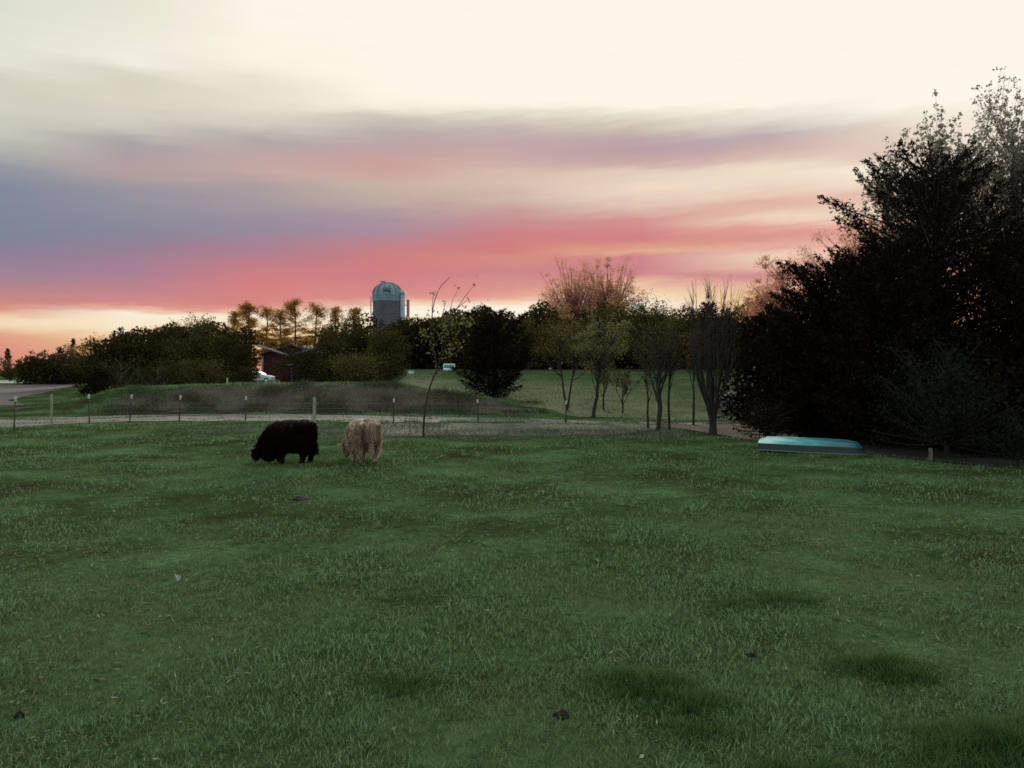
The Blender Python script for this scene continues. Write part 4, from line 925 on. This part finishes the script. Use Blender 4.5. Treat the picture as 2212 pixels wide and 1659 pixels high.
# ------------------------------------------------------------------ overturned boat
def boat():
    Y0 = gp(1650, 974); Y1 = gp(1872, 986)
    a = np.array(Y0); b = np.array(Y1); L = np.linalg.norm(b - a); c = (a + b) / 2
    t = thing('rowing_boat', 'turquoise boat lying upside down at the edge of the black hedge', 'boat', (c[0], c[1] + .25, tz(c[0], c[1]) + .0), math.atan2(*(b - a)[::-1]))
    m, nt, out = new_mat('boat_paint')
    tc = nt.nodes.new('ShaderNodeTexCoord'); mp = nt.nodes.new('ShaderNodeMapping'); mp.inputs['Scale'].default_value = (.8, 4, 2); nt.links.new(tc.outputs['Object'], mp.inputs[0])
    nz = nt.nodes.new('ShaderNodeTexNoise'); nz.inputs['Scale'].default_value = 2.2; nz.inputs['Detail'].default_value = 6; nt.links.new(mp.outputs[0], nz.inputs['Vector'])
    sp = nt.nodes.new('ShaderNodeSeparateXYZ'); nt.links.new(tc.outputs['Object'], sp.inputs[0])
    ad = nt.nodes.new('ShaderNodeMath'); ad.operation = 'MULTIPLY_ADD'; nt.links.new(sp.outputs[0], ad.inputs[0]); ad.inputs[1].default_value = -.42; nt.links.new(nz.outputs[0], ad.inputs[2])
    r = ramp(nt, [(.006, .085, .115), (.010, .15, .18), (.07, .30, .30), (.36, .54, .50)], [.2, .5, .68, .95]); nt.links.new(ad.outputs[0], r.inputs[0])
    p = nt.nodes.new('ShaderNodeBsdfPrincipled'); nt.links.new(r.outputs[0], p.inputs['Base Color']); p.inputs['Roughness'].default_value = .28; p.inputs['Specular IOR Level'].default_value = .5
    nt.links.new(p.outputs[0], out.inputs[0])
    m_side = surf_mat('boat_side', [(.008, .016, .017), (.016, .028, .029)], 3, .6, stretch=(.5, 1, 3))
    m_rim = surf_mat('boat_rim', [(.05, .07, .07), (.10, .13, .13)], 4, .5)
    s = np.linspace(-1, 1, 33); D = .42
    hb = .48 * np.where(s < 0, 1 - .12 * s ** 2, np.sqrt(np.maximum(0.003, 1 - s ** 2.6 * .995)))     # half beam
    top = D * (1 - .05 * s ** 2); rise = np.where(s > .55, (s - .55) / .45, 0)                      # raked bow
    def sec(i):
        x = s[i] * L / 2; rk = rise[i] ** 2
        ch = .62 * (1 - .5 * rk); zt = top[i] * (1 - .10 * rk); zc = .24 * (1 - .15 * rk)
        e = .05 * (s[i] < -.93)
        return x, hb[i], ch, zt - e, zc
    botV, sideL, sideR = [], [], []
    for i in range(33):
        x, h, ch, zt, zc = sec(i); xo = 0
        th = np.linspace(-1, 1, 13)
        for q in th: botV.append((x - .30 * rise[i] ** 2 * (1 - abs(q)) * .8, q * h * .93, zc + (zt - zc) * (1 - abs(q) ** 3.2)))
        for sd, arr in ((-1, sideL), (1, sideR)):
            for q in np.linspace(0, 1, 5): arr.append((x + .10 * rise[i] * (1 - q), sd * h * (1.0 - .07 * q), .02 + (zc - .02) * q))
    def grid(n, m):
        i = np.arange(n - 1)[:, None] * m; j = np.arange(m - 1)[None, :]; return np.stack([i + j, i + m + j, i + m + j + 1, i + j + 1], -1).reshape(-1, 4)
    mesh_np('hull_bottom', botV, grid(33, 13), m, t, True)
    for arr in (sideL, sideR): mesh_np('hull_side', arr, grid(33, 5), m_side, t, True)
    # stern board
    tv = MB(); x, h, ch, zt, zc = sec(0); th = np.linspace(-1, 1, 13)
    up = [(x, q * h * .93, zc + (zt - zc) * (1 - abs(q) ** 3.2)) for q in th]; lo = [(x, q * h * .98, .02) for q in th]
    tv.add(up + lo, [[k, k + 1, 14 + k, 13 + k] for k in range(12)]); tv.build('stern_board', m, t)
    rm = MB()
    for sd in (-1, 1): rm.tube([(sec(i)[0] + .10 * rise[i], sd * (hb[i] + .012), .03) for i in range(33)], np.full(33, .022), 6)
    rm.build('gunwale', m_rim, t, True)
    kl = MB(); kl.tube([(botV[i * 13 + 6][0], 0, botV[i * 13 + 6][2] + .004) for i in range(33)], np.full(33, .016), 6)
    for sd in (-1, 1): kl.tube([(botV[i * 13 + 6 + 3 * sd][0], botV[i * 13 + 6 + 3 * sd][1], botV[i * 13 + 6 + 3 * sd][2] + .003) for i in range(33)], np.full(33, .010), 5)
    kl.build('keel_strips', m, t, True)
boat()

# ------------------------------------------------------------------ cattle
def ellip(c, r, rot=0.0, k=20, m=12):
    ph = np.linspace(-math.pi / 2, math.pi / 2, m); ph[0] += .02; ph[-1] -= .02
    prof = [(math.cos(p), math.sin(p)) for p in ph]
    V, Q = lathe(prof, k); V = V * np.array(r)
    cs, sn = math.cos(rot), math.sin(rot); V = np.stack([V[:, 0] * cs + V[:, 2] * sn, V[:, 1], -V[:, 0] * sn + V[:, 2] * cs], -1) + np.array(c)
    return V, Q, k
def cow(name, label, loc, rz, m_body, m_coat, seed, group=None, coat_len=1.0, scale=1.0, stance=0.0, head_side=0.0, wide=1.0, skirt=True, legk=1.0, hairs=42000, hair_w=.0042, curl=.22, horn=((.018, .014, .012), (.035, .028, .024))):
    """grazing long haired cow; local +x is forward, feet at z=0"""
    rng = np.random.default_rng(seed)
    t = thing(name, label, 'cow', loc, rz, group); t.scale = (scale,) * 3
    bm = bmesh.new()
    def addm(V, Q, caps):
        vs = [bm.verts.new(v) for v in V]
        for q in Q: bm.faces.new([vs[i] for i in q])
        k = caps; bm.faces.new(vs[:k][::-1]); bm.faces.new(vs[-k:])
    def E(c, r, rot=0.0): addm(*ellip((c[0], c[1] * wide, c[2]), (r[0], r[1] * wide, r[2]), rot))
    def Tb(P, R, k=12):
        mb = MB(); P = np.array(P, float); P[:, 1] *= 1
        mb.tube(P, R, k); addm(mb.V[0], mb.Q[0], k)
    # trunk (rump at x=.1, chest at 1.15)
    E((.30, 0, .86), (.30, .31, .33)); E((.14, 0, .80), (.15, .24, .32)); E((.66, 0, .72), (.52, .37, .43)); E((1.02, 0, .76), (.30, .31, .38)); E((.98, 0, .98), (.26, .16, .14))
    E((.62, 0, 1.02), (.52, .20, .15))
    hs = head_side
    Tb([(.95, 0, .86), (1.16, hs * .2, .80), (1.32, hs * .5, .66), (1.48, hs * .85, .46), (1.58, hs, .34)], [.30, .26, .21, .165, .125])
    Tb([(1.20, hs * .3, .58), (1.30, hs * .5, .40), (1.42, hs * .8, .26)], [.19, .19, .14])       # dewlap and throat hair
    # head: poll to muzzle
    Tb([(1.52, hs * .9, .42), (1.62, hs * 1.0, .32), (1.655, hs * 1.05, .20), (1.67, hs * 1.08, .09), (1.67, hs * 1.08, .045)], [.12, .14, .12, .095, .072])
    legs = [(1.06 + stance, -.17), (.84 - stance, .17), (.30 - stance, .18), (.20 + stance, -.18)]
    for i, (lx, ly) in enumerate(legs):
        ly *= wide; LK = lambda R: [r * (legk if n > 0 else 1) for n, r in enumerate(R)]
        if i < 2:
            Tb([(lx - .05, ly * .9, .62), (lx - .02, ly, .44), (lx, ly, .28), (lx + .015, ly, .14), (lx + .01, ly, .055), (lx + .035, ly, .0)], LK([.16, .125, .09, .066, .066, .070]))
        else:
            Tb([(lx + .03, ly * .8, .72), (lx + .05, ly, .52), (lx - .02, ly, .36), (lx - .055, ly, .28), (lx - .02, ly, .12), (lx - .01, ly, .05), (lx + .02, ly, .0)], LK([.22, .18, .13, .095, .07, .068, .072]))
    E((.42, 0, .44), (.16, .12, .11)); E((.26, .17, .99), (.22, .15, .16)); E((.26, -.17, .99), (.22, .15, .16))
    if skirt: E((1.30, 0, .27), (.26, .15, .26)); E((1.10, 0, .40), (.16, .2, .3)); E((.30, .10, .50), (.20, .16, .22)); E((.28, -.10, .50), (.20, .16, .22))
    me = bpy.data.meshes.new('body'); bmesh.ops.recalc_face_normals(bm, faces=bm.faces); bm.to_mesh(me); bm.free()
    o = bpy.data.objects.new('body', me); C.objects.link(o)
    md = o.modifiers.new('r', 'REMESH'); md.mode = 'VOXEL'; md.voxel_size = .022
    ms = o.modifiers.new('s', 'SMOOTH'); ms.iterations = 5; ms.factor = .5
    dg = bpy.context.evaluated_depsgraph_get(); me2 = bpy.data.meshes.new_from_object(o.evaluated_get(dg))
    o.modifiers.clear(); o.data = me2; bpy.data.meshes.remove(me); me2.name = 'body'
    me2.materials.clear(); me2.materials.append(m_body)
    me2.polygons.foreach_set('use_smooth', np.ones(len(me2.polygons), bool)); o.parent = t
    # long coat
    n = len(me2.polygons); cen = np.zeros(n * 3, np.float32); nor = np.zeros(n * 3, np.float32); ar = np.zeros(n, np.float32)
    me2.polygons.foreach_get('center', cen); me2.polygons.foreach_get('normal', nor); me2.polygons.foreach_get('area', ar)
    cen = cen.reshape(-1, 3); nor = nor.reshape(-1, 3)
    ns = hairs; idx = rng.choice(n, ns, p=ar / ar.sum())
    P = cen[idx] + rng.normal(size=(ns, 3)) * .008; Nn = nor[idx]
    fall = np.array([0, 0, -1.]); Dn = Nn * .28 + fall * (.75 + .3 * rng.random((ns, 1))) + rng.normal(size=(ns, 3)) * curl
    Dn[:, 0] -= .10
    clump = vnoise(P[:, 0] * 3 + P[:, 2], P[:, 1] * 3 + P[:, 2] * 2, .12, seed)
    Dn += (clump - .5)[:, None] * np.array([.5, .3, 0]); Dn /= np.linalg.norm(Dn, axis=1)[:, None]
    L = coat_len * (.05 + .07 * rng.random(ns)) * (.6 + .9 * clump)
    low = np.clip((P[:, 2] - .02) / .45, .12, 1); L *= low
    tip = P + Dn * L[:, None]; tip[:, 2] = np.maximum(tip[:, 2], .01)
    mid = (P + tip) / 2 + Nn * (.10 * L)[:, None]
    Wd = np.cross(Dn, Nn + rng.normal(size=(ns, 3)) * .4); Wd /= np.linalg.norm(Wd, axis=1)[:, None] + 1e-9; Wd *= (hair_w * rng.uniform(.7, 1.4, ns))[:, None]
    P = P - Nn * .01
    V = np.stack([P - Wd, P + Wd, mid - Wd, mid + Wd, tip - Wd * .2, tip + Wd * .2], 1).reshape(-1, 3); k = np.arange(ns)[:, None] * 6
    mesh_np('coat', V, np.concatenate([k + [[0, 1, 3, 2]], k + [[2, 3, 5, 4]]]), m_coat, t)
    m_horn = surf_mat('horn', list(horn), 6, .5); m_eye = surf_mat('eye', [(.01, .008, .006), (.015, .01, .01)], 5, .15)
    for s in (-1, 1):
        h = MB(); y0 = hs * .95
        h.tube([(1.58, y0 + s * .09, .40), (1.60, y0 + s * .20, .40), (1.66, y0 + s * .28, .37), (1.75, y0 + s * .33, .33), (1.83, y0 + s * .34, .33)], [.030, .028, .023, .014, .004], 8); h.build('horn', m_horn, t, True)
        e = MB(); e.tube([(1.56, y0 + s * .11, .38), (1.55, y0 + s * .18, .39), (1.53, y0 + s * .27, .37), (1.52, y0 + s * .32, .35)], [.025, .050, .045, .006], 8); e.build('ear', m_coat, t, True)
        V, Q, kk = ellip((1.66, y0 + s * .115, .28), (.016, .014, .018), 0, 10, 8); mesh_np('eye', V, Q, m_eye, t, True)
    mz = MB(); V, Q, kk = ellip((1.685, hs * 1.08, .07), (.062, .085, .055), 0, 14, 8); mz.add(V, Q); mz.build('muzzle', surf_mat('muzzle', [(.05, .03, .03), (.08, .05, .045)], 5, .5), t, True)
    tl = MB(); tl.tube([(.03, 0, 1.06), (-.05, 0, 1.0), (-.07, .01, .80), (-.05, .02, .58), (-.05, .02, .45)], [.035, .034, .026, .022, .03], 8); tail = tl.build('tail', m_body, t, True)
    q = 500; b = np.array([-.05, .02, .52]) + rng.normal(size=(q, 3)) * .02; Dd = np.array([0, 0, -1.]) + rng.normal(size=(q, 3)) * .13
    V, Q = leaves(b + Dd * rng.uniform(0, .26, (q, 1)), .14, rng, Dd, .06); mesh_np('switch', V, Q, m_coat, tail)
    return t
m_blk = surf_mat('black_hide', [(.006, .002, .002), (.010, .004, .003)], 8, .7, spec=.1)
m_blkc = leaf_mat('black_hair', [(.004, .0015, .001), (.006, .0022, .002), (.009, .004, .003)], 0.0)
m_tan = surf_mat('tan_hide', [(.06, .025, .019), (.15, .085, .065), (.30, .21, .165), (.44, .34, .27)], 6.5, .8, spec=.1, stretch=(1, 1, .14), bump=.5, bscale=16, detail=3)
m_tanc = leaf_mat('tan_hair', [(.42, .30, .22), (.50, .37, .28), (.58, .45, .35), (.70, .57, .46)], 0.75, .8, (.10, .045, .036), 6.0, (1, 1, .16))
Yb = 21.0
xb = PX(680, Yb); cow('black_cow', 'shaggy black cow grazing with its head to the left', (xb, Yb, tz(xb, Yb)), math.radians(180 - 6), m_blk, m_blkc, 1, coat_len=.85, stance=.0, head_side=0)
Yt = 20.7
xt = PX(802, Yt); cow('tan_cow', 'shaggy tan cow grazing with its rump toward the viewer', (xt, Yt, tz(xt, Yt)), math.radians(90 + 31), m_tan, m_tanc, 2, coat_len=1.35, hairs=12000, hair_w=.005, curl=.09, horn=((.16, .13, .10), (.26, .22, .17)), stance=.05, head_side=.10, scale=1.0, wide=1.12, skirt=False, legk=.82)

# ------------------------------------------------------------------ small things
def dung(dx, dy, r, h, label):
    X, Y = gp(dx, dy); rng = np.random.default_rng(int(dx))
    V, Q = lathe([(r, -.02), (r * .98, h * .3), (r * .75, h * .75), (r * .4, h), (.005, h * 1.02)], 18)
    V = V + np.stack([fbm(V[:, 0] + 3, V[:, 1] + V[:, 2], r * .6, int(dx)), fbm(V[:, 1] + 7, V[:, 0] + V[:, 2], r * .6, int(dx) + 3), .6 * fbm(V[:, 0] + 9, V[:, 1], r * .5, int(dx) + 5)], -1) * r * .55
    o = mesh_np('dung_pile', V, Q, M['leaf_soil'], None, True); o.location = (X, Y, tz(X, Y) + .01); tag(o, label, 'dung pile', 'dung piles in the pasture')
dung(1213, 1558, .055, .032, 'dark clod of dung nearest the viewer, low centre of the field')
dung(645, 1076, .17, .04, 'wide dark dung pile in the grass below the black cow')
dung(1620, 1420, .040, .022, 'small dark dung clod in the right foreground grass')
dung(42, 1540, .038, .024, 'small dung clod near the lower left corner')
dung(1985, 1472, .055, .028, 'dark dung clod beside a tall grass clump at right')
def feather():
    X, Y = gp(385, 1258); rng = np.random.default_rng(2)
    mb = MB(); 
    for k in range(7):
        a = rng.normal(size=3) * .012; d = np.array([rng.normal() * .02, rng.normal() * .02, .05 + .02 * rng.random()]); w = np.array([.011, .003, 0])
        p = a * [1, 1, 0]; mb.add([p - w, p + w, p + d + w * .5, p + d - w * .4], [[0, 1, 2, 3]])
    o = mb.build('feather_tuft', M['white_tip']); o.location = (X, Y, tz(X, Y) + .02); tag(o, 'tiny white feather tuft in the left foreground grass', 'feather')
feather()
def stump():
    Y = 21.2; X = PX(2010, Y); mb = MB(); mb.tube([[0, 0, -.1], [0, 0, .05], [.01, 0, .22], [.0, 0, .34], [0, 0, .35]], [.085, .06, .05, .048, .005], 10)
    o = mb.build('tree_stump', M['bark_grey'], None, True); o.location = (X, Y, tz(X, Y)); tag(o, 'pale short stump at the foot of the green hedge shrub', 'stump')
stump()
def gravel_heap():
    Y = 44.0; X = PX(1580, Y); rng = np.random.default_rng(6)
    k, m = 26, 9; V, Q = lathe([(1.05 * math.cos(p) + .01, 1.25 * math.sin(p) - .06) for p in np.linspace(0, math.pi / 2, m)], k)
    V = V * (1 + .10 * fbm(V[:, 0] * 1 + 5, V[:, 1] + V[:, 2] * 1.7, .5, 3))[:, None]
    o = mesh_np('gravel_heap', V, Q, M['gravel'], None, True); o.location = (X, Y, tz(X, Y)); tag(o, 'grey mound of gravel behind the broom shaped tree', 'gravel heap')
gravel_heap()
